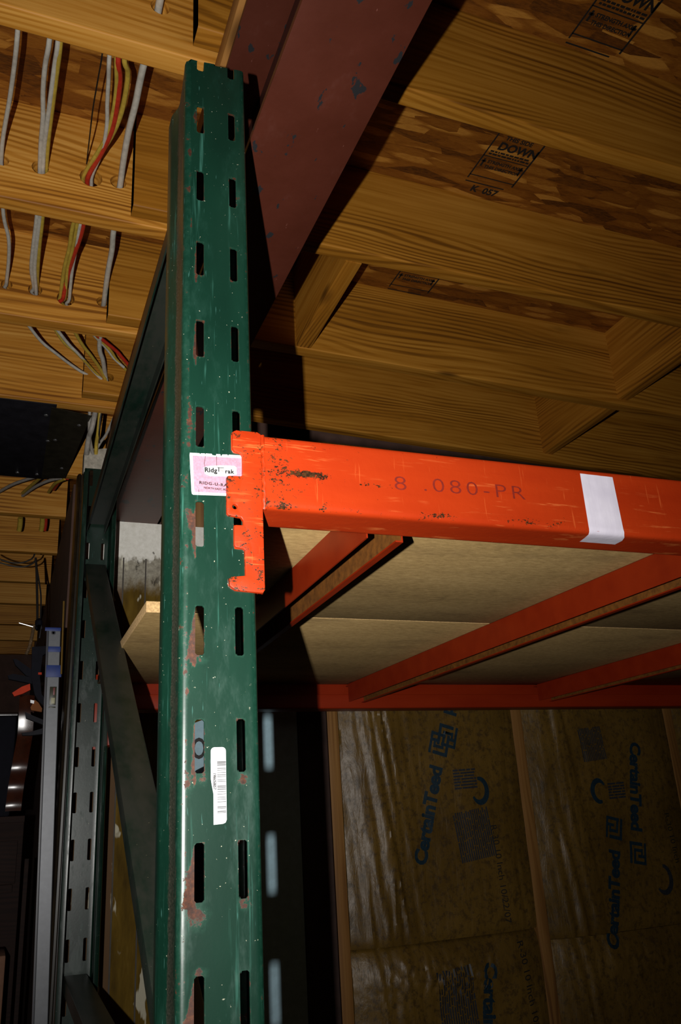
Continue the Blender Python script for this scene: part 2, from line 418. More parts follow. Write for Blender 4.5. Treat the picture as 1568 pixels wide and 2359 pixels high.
def make_tape():
    m, nt, b = new_mat('white_tape', .42, 0, .4)
    c = co(nt)
    col = rp(nt, nz(nt, c, 30, 3), [(.3, (.62,.58,.68)), (.7, (.74,.70,.79))])
    d = ss(nt, nz(nt, mp(nt, c, (120, 120, 260)), 1.0, 4, .7), .70, .76)
    col = mx(nt, ma(nt, 'MULTIPLY', d, .7), col, (.16,.09,.07))
    setc(nt, b, col); bump(nt, b, nz(nt, mp(nt, c, (160, 160, 30)), 1.0, 3), .2, .001)
    return m
TAPE = make_tape()
PINK = plain('pink_sticker_field', (.45,.20,.265), .5, var=.22, scale=420)
BLACKINK = plain('black_lettering', (.02,.018,.018), .5, var=.2, scale=300)
GREYINK = plain('grey_lettering', (.30,.30,.30), .5, var=.2, scale=300)
CABLE_W = plain('white_cable_sheath', (.52,.49,.42), .45, var=.22, scale=90)
CABLE_G = plain('grey_cable_sheath', (.34,.31,.27), .5, var=.22, scale=90)
CABLE_Y = plain('yellow_cable_sheath', (.48,.33,.045), .45, var=.25, scale=90)
CABLE_R = plain('red_cable_sheath', (.46,.030,.012), .45, var=.25, scale=90)
CABLE_K = plain('black_cable_sheath', (.010,.008,.007), .5, var=.25, scale=90)
SHEET = plain('dark_sheet_metal', (.020,.019,.024), .38, .25, .5, var=.4, scale=24)
SHEET2 = plain('olive_sheet_metal', (.030,.026,.016), .38, .25, .5, var=.4, scale=24)
STEEL = plain('bright_screw_steel', (.55,.55,.56), .3, .9, .5, var=.15, scale=60)
ALU = plain('level_aluminium', (.115,.12,.13), .42, .35, .5, var=.10, scale=80)
ALU_DK = plain('level_edge_black', (.02,.02,.03), .4, var=.2)
BLUE = plain('blue_painters_tape', (.008,.028,.16), .55, var=.18, scale=90)
CREAM = plain('foam_blue_grey', (.36,.54,.62), .7, var=.12, scale=60)
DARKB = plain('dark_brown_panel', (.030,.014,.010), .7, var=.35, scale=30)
WALLD = plain('dark_brown_wall', (.10,.050,.036), .8, var=.3, scale=14)
FLOORM = plain('grey_floor_concrete', (.16,.14,.12), .85, var=.25, scale=10)
GYPS = plain('crumpled_foil_face', (.42,.38,.31), .6, var=.3, scale=110, bmp=.5)
BROWNP = plain('brown_post_paint', (.013,.008,.003), .32, var=.5, scale=36)
YELLOWP = plain('yellow_stick', (.13,.07,.006), .5, var=.25, scale=60)
BLACKP = plain('black_plastic', (.005,.005,.009), .75, 0, .15, var=.25, scale=60)
ORANGEP = plain('orange_plastic', (.42,.026,.002), .6, 0, .2) if True else plain('x', (.60,.05,.004), .45, var=.15, scale=60)
REDBROWN = plain('glossy_red_brown_leather', (.040,.009,.003), .22, 0, .6, var=.35, scale=40)
CARD = plain('brown_cardboard', (.16,.075,.04), .8, var=.2, scale=50)

# ------------------------------------------------------------------ setting
JB, JT = 12.6, 21.8              # underside and top of the joists (2x10), strand board above
ceil = MB(); ceil.box(-90, 130, -60, 205, JT, JT+.75)
ceiling = obj('ceiling', ceil, OSB, kind='structure')

def circ(cx, cy, r, n=14): return [(cx+r*math.cos(2*math.pi*k/n), cy+r*math.sin(2*math.pi*k/n)) for k in range(n)]
def joist(x0, x1, y0, th, holes=(), z0=JB, z1=JT, sag=0.0, mat=WOOD_L, yaw=0.0):
    """board along X on edge with eased corners; holes are (x, z, radius) drilled through"""
    r = .13; mb = MB(); xm = (x0+x1)/2
    sk = lambda x: yaw*(x-xm)
    hl = [circ(hx, hz, hr) for hx, hz, hr in holes]
    dz = lambda x: -sag*max(0.0, x-9.5)          # a crowned board: its lower edge drops away from the beam
    y1 = y0+th
    low = [(x, z0+r+dz(x)) for x in (x0, min(max(9.5, x0+.1), x1-.1), x1)]
    mb.plate(low+[(x1, z1-.02), (x0, z1-.02)], hl, lambda x, z: (x, y0+sk(x), z), lambda x, z: (x, y1+sk(x), z))
    path = [(y0, z0+r)] + [(y0+r*(1-math.cos(a)), z0+r*(1-math.sin(a))) for a in (math.pi/8, math.pi/4, 3*math.pi/8)] + [(y0+r, z0), (y1-r, z0)] \
         + [(y1-r*(1-math.cos(a)), z0+r*(1-math.sin(a))) for a in (3*math.pi/8, math.pi/4, math.pi/8)] + [(y1, z0+r)]
    xs = [q[0] for q in low]
    mb.strip([[(x, y+sk(x), z+dz(x)) for y, z in path] for x in xs])
    for x in (x0, x1): mb.add([(x, y+sk(x), z+dz(x)) for y, z in path]+[(x, y1+sk(x), z1-.02), (x, y0+sk(x), z1-.02)], [tuple(range(len(path)+2))])
    return obj('floor_joist', mb, mat, ceiling, sharp=40)

hz = 15.9
# left bay, numbered away from the camera
HB = [(-8.78, 15.9, .5), (-6.1, 16.0, .62), (-2.4, 16.1, .85), (-.35, 16.25, .62)]
HC = [(-8.2, 15.75, .5), (-5.75, 15.7, .62), (-3.05, 15.3, .8), (.24, 15.6, .55)]
HA = [(-8.0, 17.6, .55), (-5.95, 17.6, .62), (-2.1, 17.6, .85), (.1, 16.1, .6)]
HD = [(2.45, 14.95, .5)]
joist(-90, 7.2, 8.13, 1.5, HA, yaw=.01)
joist(-90, 7.2, 24.3, 1.4, HB, yaw=.006)
joist(-90, 7.2, 40.0, 1.5, HC)
joist(-90, 7.2, 55.6, 1.5, HD)
for yb in (76.9, 92.8, 110.5, 128.4, 144.4, 162.4, 178.7, 195.0):
    joist(-90, 9.0 if yb < 80 else 1.0, yb-1.5, 1.5)
# right bay: they lap in front of the left ones over the steel beam
joist(2.0, 128, 6.55, 1.45, [], z0=JB+.15, mat=WOOD_R, yaw=.002)
joist(.65, 128, 22.75, 1.4, [], z0=JB+.2, mat=WOOD_R)
joist(.6, 128, 38.45, 1.5, [], z0=JB+.2, mat=WOOD_R, yaw=.01, sag=.014)
joist(-.2, 128, 54.05, 1.5, [(2.45, 14.95, .5)], z0=JB+.2, mat=WOOD_R, yaw=.018, sag=.021)
def blocking(x0, x1, y0, y1, z0=JB+.15, sk=0.0):
    mb = MB(); r = .1
    sec = [(x0, JT-.02), (x0, z0+r), (x0+r*.3, z0+r*.3), (x0+r, z0), (x1-r, z0), (x1-r*.3, z0+r*.3), (x1, z0+r), (x1, JT-.02)]
    mb.prism([(x, y0, z) for x, z in sec], [(x+sk, y1, z) for x, z in sec])
    return obj('blocking', mb, WOOD_RY, ceiling, sharp=40)
blocking(18.5, 20.0, 24.2, 38.4, sk=.3)
blocking(58.6, 60.1, 24.2, 39.0)
blocking(58.9, 60.4, 40.3, 54.6)
blocking(58.6, 60.1, 8.1, 22.7)

# strand-board grade stamps, printed on the underside of the ceiling
def stamp(pts, rows, zz=JT-.012):
    mb = MB()
    for (x, y, wd, hh) in rows: mb.add([(x, y, zz), (x+wd, y, zz), (x+wd, y+hh, zz), (x, y+hh, zz)], [(0, 1, 2, 3)])
    for (body, x, y, size, bold) in pts:
        v, f = text2d(body, size, bold)
        mb.add([(x+p[0], y-p[1], zz) for p in v], f)
    return obj('grade_stamp', mb, INK_STAMP, ceiling)
def arrow(mb_rows, x, y): pass
random.seed(3)
def stamp_set(x, y, top):
    rows = []; tx = []
    rows += [(x-.05, y-top, .14, top+5.6), (x+4.5, y-top, .17, top+5.5)]
    for r in range(int(top/.42)):
        q = x+.25
        while q < x+4.2:
            w_ = random.uniform(.12, .45); rows.append((q, y-top+.42*r, w_, .27)); q += w_+.08
    rows += [(x, y+.05, 4.5, .09)]
    tx += [('THIS SIDE', x+.9, y+.75, .62, .022), ('DOWN', x+.75, y+1.85, 1.15, .05)]
    rows += [(x, y+2.75, 4.5, .10)]
    for r in range(2):
        q = x+.35
        while q < x+4.1:
            w_ = random.uniform(.14, .5); rows.append((q, y+2.1+.3*r, w_, .18)); q += w_+.08
    tx += [('STRENGTH AXIS', x+.75, y+3.5, .47, .02), ('THIS DIRECTION', x+.75, y+4.1, .47, .02)]
    for ax in (x+.3, x+4.1):                       # arrow heads either side
        rows += [(ax, y+3.1, .18, .9)]; rows += [(ax-.12, y+3.3, .42, .2)]
    rows += [(x, y+5.1, 4.6, .11), (x, y+5.9, 4.0, .13)]
    tx += [('K  057', x+1.0, y+7.0, 1.0, .045)]
    return tx, rows
for (x, y, top) in ((29.5, 15.1, 1.2), (29.6, .2, 3.0), (29.5, 32.0, 1.5)):
    stamp(*stamp_set(x, y, top))

# floor and walls
mb = MB(); mb.box(-90, 130, -120, 205, -ZF-4, -ZF); obj('floor', mb, FLOORM, kind='structure')
mb = MB(); mb.box(1.0, 19.0, 60.0, 66, -ZF, 1.0)
# form-board grooves and a crumbled top edge on the concrete
wc = obj('wall_center', mb, CONC, kind='structure', origin=(10, 60, -ZF))
mb = MB()
for gx in (5.55, 7.95, 10.4):
    mb.box(gx-.07, gx+.07, 59.93, 60.02, -80, -3.2)
obj('form_seam', mb, plain('dark_form_seam', (.07,.06,.05), .9), wc)
mb = MB(); mb.box(1.0, 3.4, 78, 205, -ZF, JB-.2); obj('wall_left', mb, WALLD, kind='structure')
mb = MB(); mb.box(-90, 3, 203, 206, -ZF, JT); obj('wall_far', mb, WALLD, kind='structure')
mb = MB(); mb.box(10.0, 130, 66, 68, -ZF, JT); wb = obj('wall_back', mb, WALLD, kind='structure')
for sx in (28.35, 52.8, 76.6, 100.6):
    mb = MB(); mb.cbox(sx, sx+1.5, 60.3, 65.8, -ZF, JB-.1, .08); obj('stud', mb, WOOD_OLD, wb)
mb = MB(); mb.cbox(27.7, 130, 60.4, 65.9, JB-.1, JB+1.4, .06)
obj('top_plate', mb, WOOD_OLD, wb)
mb = MB(); mb.cbox(10.2, 27.6, 61.2, 64, 1.02, JB-.1, .06); obj('rim_board', mb, WOOD_OLD, wb)

# ------------------------------------------------------------------ insulation batts between the studs
def batt(x0, x1, z0, z1, label, seed, pleat=1.0, pillow=0.9, tuck=0.0):
    nx, nzz = 90, max(40, int((z1-z0)*2.6)); rows = []
    def depth(x, z):
        u = (x-x0)/(x1-x0); v = (z-z0)/(z1-z0)
        e = min(1, 4.5*u, 4.5*(1-u)); p = pillow*(e*(2-e))
        p += .22*mn.noise(Vector((x*.16+seed, z*.10, seed)))*e + .07*mn.noise(Vector((x*.7, z*.5, seed+4)))
        # pleats pulled towards the stapled left edge
        k = pleat*math.exp(-((u-.20)/.13)**2)
        w1 = mn.noise(Vector((x*.95+z*.10+seed, z*.055, seed*2+1)))
        w2 = mn.noise(Vector((x*2.1+z*.12, z*.12, seed*3)))
        p += k*(.40*(1-abs(w1)*2.2) + .14*(1-abs(w2)*2))
        k2 = .35*pleat*math.exp(-((u-.93)/.07)**2)
        p += k2*.3*(1-abs(mn.noise(Vector((x*1.3, z*.12, seed+9))))*2)
        if tuck:
            d = (z1-z); p -= tuck*math.exp(-d/1.1); q_ = math.exp(-((d-3.2)/2.4)**2)*math.exp(-((u-.42)/.3)**2); p += tuck*q_*(.75+.45*(1-abs(mn.noise(Vector((x*1.5+z*1.2, z*.9-x*.5, 3.3))))*2.4))
        else:
            d = z-z0; p -= .25*math.exp(-d/.5)
        return 60.35-p
    mb = MB()
    g = [[(x0+(x1-x0)*i/nx, depth(x0+(x1-x0)*i/nx, z0+(z1-z0)*j/nzz), z0+(z1-z0)*j/nzz) for i in range(nx+1)] for j in range(nzz+1)]
    mb.strip(g)
    for row in (g[0], g[-1]): mb.strip([row, [(p[0], 65.5, p[2]) for p in row]])
    for side in (0, -1): mb.strip([[r[side] for r in g], [(r[side][0], 65.5, r[side][2]) for r in g]])
    t = obj('insulation_batt', mb, KRAFT, None, label, 'insulation', 'paper faced insulation batts', sharp=60)
    return t, depth
SEAM1, SEAM2 = -44.2, -45.6
b1, d1 = batt(29.9, 52.8, SEAM1, 12.4, 'brown insulation batt with strong shiny pleats, just right of the green rack post', 1.3, 1.0)
b2, d2 = batt(29.9, 52.8, -ZF+.1, SEAM1-.05, 'insulation batt puckering below the seam at the bottom of the left stud bay', 4.1, .6, 1.0, .8)
b3, d3 = batt(54.3, 76.6, SEAM2, 12.4, 'dim brown insulation batt with two blue brand lines in the middle stud bay', 7.7, .55, .9)
b4, d4 = batt(54.3, 76.6, -ZF+.1, SEAM2-.05, 'dim insulation batt below the seam in the middle stud bay, at the bottom right', 9.2, .5, .9, .4)
b5, d5 = batt(78.1, 100.6, -ZF+.1, 12.4, 'insulation batt at the far right edge, mostly in darkness', 12.4, .5, .9)

def ink(parent, dfn, body, ox, oz, ang, size, mat, bold=0.0, spacing=1.0, name='printed_lettering', rects=None):
    """letters or bars printed on a batt: ox, oz = start of the baseline, ang = direction of the baseline in the wall plane"""
    mb = MB(); ca, sa = math.cos(ang), math.sin(ang)
    if body:
        v, f = text2d(body, size, bold, spacing=spacing)
        bm = bmesh.new(); vs = [bm.verts.new((p[0], p[1], 0)) for p in v]
        for q in f:
            try: bm.faces.new([vs[i] for i in q])
            except ValueError: pass
        bm.verts.index_update()
        vv = [tuple(x.co) for x in bm.verts]; ff = [[x.index for x in q.verts] for q in bm.faces]; bm.free()
    else:
        vv = []; ff = []
        for (a, b_, w_, h_) in rects:
            n = max(1, int(w_/.5)); k0 = len(vv)
            for i in range(n+1): vv += [(a+w_*i/n, b_, 0), (a+w_*i/n, b_+h_, 0)]
            ff += [[k0+2*i, k0+2*i+2, k0+2*i+3, k0+2*i+1] for i in range(n)]
    pts = []
    for p in vv:
        x = ox+p[0]*ca-p[1]*sa; z = oz+p[0]*sa+p[1]*ca
        pts.append((x, dfn(x, z)-.045, z))
    mb.add(pts, ff)
    return obj(name, mb, mat, parent)
def hatch(w_, h_, n, seed):
    random.seed(seed); out = []
    for k in range(n):
        y = h_*k/n; a = 0
        while a < w_-.2:
            q = min(random.uniform(.5, 2.2), w_-a); out.append((a, y, q, h_/n*.62)); a += q+.12
    return out
A16 = math.radians(73)
def brand_block(parent, dfn, x, z, ang, blue=INK_BLUE):
    ink(parent, dfn, 'CertainTeed', x, z, ang, 2.2, blue, .095, spacing=.95)
    L = 12.0; ca, sa = math.cos(ang), math.sin(ang)
    # square emblem after the name: solid blue tile with pale stepped lines left open
    rc = [(0, -.35, 2.5, .35), (0, 0, .4, 1.5), (.75, .25, 1.7, .3), (.75, .25, .35, 1.2), (1.4, .85, .35, .9), (0, 1.75, 2.5, .3), (2.15, .2, .35, 1.6), (.7, 1.3, .9, .25)]
    ink(parent, dfn, None, x+L*ca, z+L*sa, ang, 0, blue, rects=rc, name='printed_emblem')
brand_block(b1, d1, 38.9, -36.8, A16)
# the next print runs the other way, only its end shows under the beam
brand_block(b1, d1, 46.2, -10.1, A16+math.pi)
ink(b1, d1, None, 43.6, -36.8, math.radians(97), 0, INK_FAINT, rects=[(p[0], -p[1], p[2], p[3]) for p in hatch(5.3, 4.7, 17, 2)], name='printed_small_print')
ink(b1, d1, None, 43.4, -29.0, math.radians(2), 0, INK_FAINT, rects=hatch(3.0, 2.3, 7, 8), name='printed_small_print')
random.seed(1)
def swoosh(parent, dfn, cx, cz, r, mat, a0, a1):
    rc = []; mb = MB(); n = 22
    for k in range(n):
        t0 = a0+(a1-a0)*k/n; t1 = a0+(a1-a0)*(k+1)/n
        w0 = .26+.34*math.sin(math.pi*k/n)
        q = [(cx+(r+s*w0)*math.cos(t), cz+(r+s*w0)*1.25*math.sin(t)) for t, s in ((t0, -.5), (t1, -.5), (t1, .5), (t0, .5))]
        mb.add([(x, dfn(x, z)-.045, z) for x, z in q], [(0, 1, 2, 3)])
    return obj('printed_emblem', mb, mat, parent)
swoosh(b1, d1, 46.6, -29.2, 1.05, INK_BLUE, -2.6, 1.7)
ink(b1, d1, 'R-30 10 Inch 10/22/07', 47.6, -33.0, math.radians(-86.5), 1.15, INK_BLACK, 0, name='printed_lettering', rects=None)
brand_block(b2, d2, 44.7, -46.7, math.radians(-97))
ink(b2, d2, 'R-30 10 Inch 10/22/07', 49.4, -45.2, math.radians(-84), 1.25, INK_BLACK)
ink(b2, d2, None, 39.4, -53.2, math.radians(95), 0, INK_FAINT, rects=[(p[0], -p[1], p[2], p[3]) for p in hatch(6.2, 4.4, 16, 5)], name='printed_small_print')
brand_block(b3, d3, 69.6, -24.2, math.radians(-101))
brand_block(b3, lambda x, z: d4(x, z)-.05 if z < SEAM2 else d3(x, z), 62.6, -47.4, math.radians(76))
ink(b3, d3, None, 62.2, -26.5, math.radians(95), 0, INK_FAINT, rects=[(p[0], -p[1], p[2], p[3]) for p in hatch(4.0, 3.6, 14, 6)], name='printed_small_print')
swoosh(b3, d3, 63.6, -30.0, 1.0, INK_BLUE, .6, 5.0)
ink(b3, d3, None, 65.0, -31.0, math.radians(2), 0, INK_FAINT, rects=hatch(2.6, 2.0, 6, 9), name='printed_small_print')
swoosh(b3, d3, 71.0, -40.5, 1.2, INK_FAINT, -2.4, 1.4)
ink(b3, d3, 'R-30 10 Inch', 73.0, -33.0, math.radians(-86), 1.15, INK_BLACK)

# ------------------------------------------------------------------ steel beam with its timber plate
BX0, BX1, BY1 = 3.84, 9.12, 60.0
sb = thing('steel_beam', (6.5, 0, 1.0), 'dark red primed steel beam running overhead beside the top of the green post', 'beam')
def slab(name, x0, x1, z0, z1, r=.05, y0=-70, y1=64, m=MAROON):
    mb = MB(); mb.cbox(x0, x1, y0, y1, z0, z1, r); return obj(name, mb, m, sb)
slab('bottom_flange', BX0, BX1, 1.0, 1.38)
slab('web', 6.3, 6.58, 1.38, 10.75, .02)
slab('top_flange', BX0, BX1, 10.75, 11.1)
WOOD_PL = wood('plate_fir', (.22,.085,.016), (.36,.155,.036), (.46,.22,.06), along='Y')
slab('timber_plate', BX0-.35, BX1+.2, 11.1, JB, .08, m=WOOD_PL)

# ------------------------------------------------------------------ rack upright frame
SLZ = [(-.33,-1.92),(-4.1,-5.75),(-7.96,-9.68),(-11.93,-13.65),(-15.92,-17.69),(-19.98,-21.78),(-24.04,-25.84),(-28.08,-29.86),(-32.05,-33.84),(-35.93,-37.7)]
def rust_at(x, z):
    """weathering read off the photograph: tongues of rust left of some slots, worn bends, drips under slots"""
    r = 0.0
    for k, w_ in ((2, .05), (3, .08), (5, .10), (6, .22), (7, .06), (8, .30), (9, .30)):
        zt, zb = SLZ[k]; t = (zt-z)/(zt-zb)
        if .1 < t < 1.25:
            ext = w_*max(0, min(1, (t-.1)/.75)) * (1 if t < 1.02 else max(0, 1-(t-1.02)/.23))
            d = .55-x
            if -.05 < d < ext: r = max(r, .75)
            elif d >= ext: r = max(r, .75-(d-ext)*6)
    for (cx, cz, rx, rz, a) in ((.30,-16.6,.13,.75,.7), (.30,-17.5,.07,.5,.6), (.34,-20.7,.16,.5,.62), (.25,-26.8,.1,.7,.5), (.28,-30.2,.22,.35,.6),
                                (.75,-30.0,.3,.2,.55), (2.2,-30.05,.25,.2,.5), (2.2,-34.0,.2,.2,.55), (.6,-34.2,.35,.4,.6), (.8,-26.0,.25,.15,.5), (.75,-35.85,.25,.15,.55),
                                (.32,-7.1,.05,.45,.55), (.26,-3.2,.06,.6,.55), (2.45,-.8,.08,.5,.5), (.5,-1.0,.09,.7,.55), (.25,-5.0,.06,.5,.5), (2.45,-5.1,.1,.4,.5), (2.72,-17.5,.05,.4,.5)):
        d = ((x-cx)/rx)**2+((z-cz)/rz)**2
        if d < 4: r = max(r, a*math.exp(-d*.55)+.05)
    r = max(r, .44*math.exp(-((x-.24)/.07)**2)*(1.0 if z < -14 else .75))
    r = max(r, .46*math.exp(-((x-2.70)/.055)**2))
    for k in range(len(SLZ)):
        zt, zb = SLZ[k]
        for x0, x1 in ((.55, .88), (2.02, 2.34)):
            if zb-.15 < z < zt+.12 and x0-.12 < x < x1+.12:
                dx = max(x0-x, x-x1, 0); dz = max(zb-z, z-zt, 0)
                r = max(r, .44-math.hypot(dx, dz)*5.0)
    return r
def make_post(fx, y_of, slz, tops, dense, zmin=-ZF):
    """roll-formed open post: slotted web, stepped flanges, returned lips. fx shifts x; y_of maps depth 0 (web) .. 3 (lips)"""
    Wp = 2.87; c = .26; mb = MB(); rust = []; grime = []
    SX = [(.55, .88), (2.02, 2.34)]; rr = .07
    xs = {c, Wp-c}
    for a, b in SX: xs |= {a, a+rr, b-rr, b}
    if dense:
        n = 34
        for i in range(n+1):
            q = c+(Wp-2*c)*i/n
            if all(abs(q-x) > .03 for x in xs): xs.add(q)
    xs = sorted(xs); zs = {zmin, tops[1]}
    slots = [(a, b) for a, b in slz]
    for zt, zb in slots:
        for q in (zt, zt-rr, zb+rr, zb):
            if zmin < q < tops[1]: zs.add(q)
    if dense:
        q = tops[1]
        while q > -42:
            q -= .16
            if all(abs(q-z) > .05 for z in zs): zs.add(q)
    zs = sorted(zs)
    def topz(x): return tops[0]+(tops[1]-tops[0])*x/Wp
    idx = {}
    def vert(x, z, y=0.0, g=0.0):
        zz = min(z, topz(x)) if z >= tops[1]-1e-6 else z
        k = (round(x, 4), round(zz, 4), round(y, 4))
        if k not in idx:
            idx[k] = len(mb.v); mb.v.append((fx(x), y_of(y), zz))
            rust.append(rust_at(x, zz) if dense and y < .3 else (.42 if dense and y > 2.8 else .05)); grime.append(g)
        return idx[k]
    for i in range(len(xs)-1):
        for j in range(len(zs)-1):
            x0, x1, z0, z1 = xs[i], xs[i+1], zs[j], zs[j+1]; xm, zm = (x0+x1)/2, (z0+z1)/2
            skip = False; tri = None
            for a, b in SX:
                if not (a < xm < b): continue
                for zt, zb in slots:
                    if zb < zm < zt:
                        inx = a+rr < xm < b-rr; inz = zb+rr < zm < zt-rr
                        if inx or inz: skip = True
                        elif zt > tops[1] and zm > zb+rr: skip = True
                        else:
                            lx = xm < a+rr; lz = zm < zb+rr
                            tri = (lx, lz)
            if skip: continue
            q = [vert(x0, z0), vert(x1, z0), vert(x1, z1), vert(x0, z1)]
            if tri:      # rounded slot corner: keep the outer triangle only
                lx, lz = tri
                keep = {(True, True): (0, 1, 3), (False, True): (0, 1, 2), (True, False): (0, 2, 3), (False, False): (1, 2, 3)}[tri]
                q = [q[k] for k in keep]
            if len(set(q)) >= 3: mb.face(q)
    # flanges as strips down the post
    side = [(c, 0, 0), (.15, .015, .1), (.06, .07, .2), (.012, .17, .35), (0, .30, .5), (.01, .8, .75), (.01, 1.35, .8), (-.03, 1.5, .4), (-.21, 1.93, .08), (-.25, 2.06, .08), (-.25, 2.7, .1), (-.20, 2.9, .3), (.10, 3.0, .4), (.20, 3.0, .3), (.22, 2.9, .3)]
    ftop = [0, 0, 0, -.12, -.5, -1.0, -1.35, -1.45, -1.5, -1.55, -1.6, -1.6, -1.6, -1.6, -1.6]
    zl = [z for z in zs]
    for s_ in (0, 1):
        cols = []
        for (x, y, g), ft in zip(side, ftop):
            X = Wp-x if s_ else x; t = topz(X)+(ft if dense or True else 0)
            col = []
            for z in zl:
                zz = min(z, t) if z < tops[1]-1e-6 else t
                if y == 0: col.append(vert(X, z, 0.0)); continue
                k = ('f', s_, round(x, 4), round(y, 4), round(zz, 4))
                if k not in idx:
                    idx[k] = len(mb.v); mb.v.append((fx(X), y_of(y), zz))
                    rust.append(.40 if y > 2.7 else (.33 if y < .2 else .2)); grime.append(g if dense else .3)
                col.append(idx[k])
            cols.append(col)
        for a, b in zip(cols[:-1], cols[1:]):
            for j in range(len(zl)-1):
                q = []
                for k in (a[j], b[j], b[j+1], a[j+1]):
                    if k not in q: q.append(k)
                if len(q) >= 3: mb.face(q)
    return mb, {'rust': rust, 'grime': grime}
def thicken(o):
    """give the sheet its gauge and keep cut edges crisp"""
    md = o.modifiers.new('gauge', 'SOLIDIFY'); md.thickness = .085*IN; md.offset = -1
    dg = bpy.context.evaluated_depsgraph_get(); dg.update()
    me = bpy.data.meshes.new_from_object(o.evaluated_get(dg), preserve_all_data_layers=True, depsgraph=dg)
    o.modifiers.clear(); o.data = me
    me.set_sharp_from_angle(angle=math.radians(38))
frame = thing('upright_frame', (1.5, 27, -ZF), 'green slotted steel rack upright with pink sticker and white barcode label', 'rack upright')
SL_ALL = [(3.67, 1.86)] + SLZ + [(-40-4*k, -41.78-4*k) for k in range(13)]
mbp, at1 = make_post(lambda x: x, lambda y: y, SL_ALL, (2.28, 2.6), True)
post = obj('post', mbp, GREEN, frame, sharp=35, attr=at1)
thicken(post)
BXO, BYW = .50, 54.2
SLB = [(4.36, 2.55), (.34, -1.47)] + [(-3.68-4.015*k, -5.47-4.015*k) for k in range(22)]
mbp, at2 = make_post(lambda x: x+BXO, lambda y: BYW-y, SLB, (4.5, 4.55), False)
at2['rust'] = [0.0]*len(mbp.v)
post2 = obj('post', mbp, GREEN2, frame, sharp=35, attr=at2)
thicken(post2)

def channel(A, B, w_=1.85, h_=1.1, t=.09, name='brace', open_down=True):
    """folded channel from A to B (centres of the web), legs hanging below"""
    A, B = Vector(A), Vector(B); d = (B-A).normalized(); sx = Vector((1, 0, 0)); sx = (sx-d*sx.dot(d)).normalized()
    up = sx.cross(d).normalized()
    if up.z < 0: up = -up
    k = 1 if open_down else -1
    sec = [(-w_/2, -h_*k), (-w_/2, -.1*k), (-w_/2+.03, -.03*k), (-w_/2+.1, 0), (w_/2-.1, 0), (w_/2-.03, -.03*k), (w_/2, -.1*k), (w_/2, -h_*k),
           (w_/2-t, -h_*k), (w_/2-t, -t*k), (-w_/2+t, -t*k), (-w_/2+t, -h_*k)]
    mb = MB(); mb.prism([A+sx*a+up*b for a, b in sec], [B+sx*a+up*b for a, b in sec])
    return obj(name, mb, BRACE, frame, sharp=35)
channel((1.36, .6, -1.75), (1.85, 53.6, -1.75), name='strut')
channel((1.38, 1.6, -41.2), (1.85, 52.0, -6.6), 1.9, 1.0, name='diagonal_brace')
channel((1.45, .6, -43.6), (1.9, 53.4, -42.5), 1.95, name='strut')
channel((1.42, .9, -46.5), (1.85, 52.0, -80), 1.9, 1.0, name='diagonal_brace')
for yy in (1.5, BYW-1.5):
    mb = MB(); x_ = 1.43 if yy < 10 else 1.93; mb.cbox(x_-2.4, x_+2.4, yy-2.4, yy+2.4, -ZF, -ZF+.3, .05); obj('base_plate', mb, BRACE, frame)

# pink maker's sticker on the front of the near post
def sheet(mb, poly, y):
    mb.add([(x, y, z) for x, z in poly], [tuple(range(len(poly)))])
def letters(mb, body, x, z, size, y, ang=0.0, bold=0.0, spacing=1.0, sx=1.0):
    v, f = text2d(body, size, bold, spacing=spacing); ca, sa = math.cos(ang), math.sin(ang)
    mb.add([(x+p[0]*sx*ca-p[1]*sa, y, z+p[0]*sx*sa+p[1]*ca) for p in v], f)
mb = MB()
tp = [(.32,-17.99), (.70,-17.97), (.72,-18.02), (.75,-17.97), (.91,-17.955), (.93,-18.05), (.945,-17.95), (1.18,-17.94), (1.2,-17.99), (1.34,-18.0), (1.36,-17.93), (1.52,-17.92), (1.55,-18.02), (1.6,-17.92), (1.8,-17.9), (1.83,-17.96), (1.86,-17.9), (2.42,-17.87)]
sheet(mb, tp+[(2.44,-19.62), (.46,-19.73), (.41,-19.70), (.39,-19.6), (.31,-18.1)], -.008)
mb.mi = 1; sheet(mb, [(.43,-18.10), (2.36,-18.0), (2.38,-19.53), (.52,-19.61), (.49,-19.5)], -.012)
mb.mi = 0; sheet(mb, [(.86,-18.55), (1.1,-18.47), (1.5,-18.40), (2.08,-18.36), (2.16,-18.42), (2.17,-18.72), (1.75,-18.84), (1.1,-18.9), (.9,-18.82)], -.016)
mb.mi = 2
letters(mb, 'Ridg', .89, -18.74, .27, -.02, math.radians(2), .012, 1.05)
letters(mb, 'rak', 1.70, -18.71, .24, -.02, math.radians(2), .012, 1.15)
for q in ((1.43, 1.47, -18.68, -18.50),): sheet(mb, [(q[0], q[2]), (q[1], q[2]), (q[1], q[3]), (q[0], q[3])], -.02)
sheet(mb, [(1.36,-18.52), (1.40,-18.49), (1.66,-18.48), (1.66,-18.50), (1.42,-18.515)], -.02)
letters(mb, 'U S AND INTERNATIONAL PATENTS', 1.0, -18.80, .055, -.02, math.radians(3))
letters(mb, 'PATENT PENDING CANADA', 1.03, -18.86, .055, -.02, math.radians(3))
letters(mb, 'RIDG-U-RAK', .68, -19.26, .165, -.02, math.radians(-1.0), .006, 1.2, 1.15)
letters(mb, 'NORTH EAST, PENNA.', .86, -19.44, .115, -.02, math.radians(-.8), .004)
mb.mi = 3; sheet(mb, [(1.475,-18.68), (1.655,-18.67), (1.655,-18.50), (1.475,-18.51)], -.02)
mb.mi = 2      # cracks in the paper
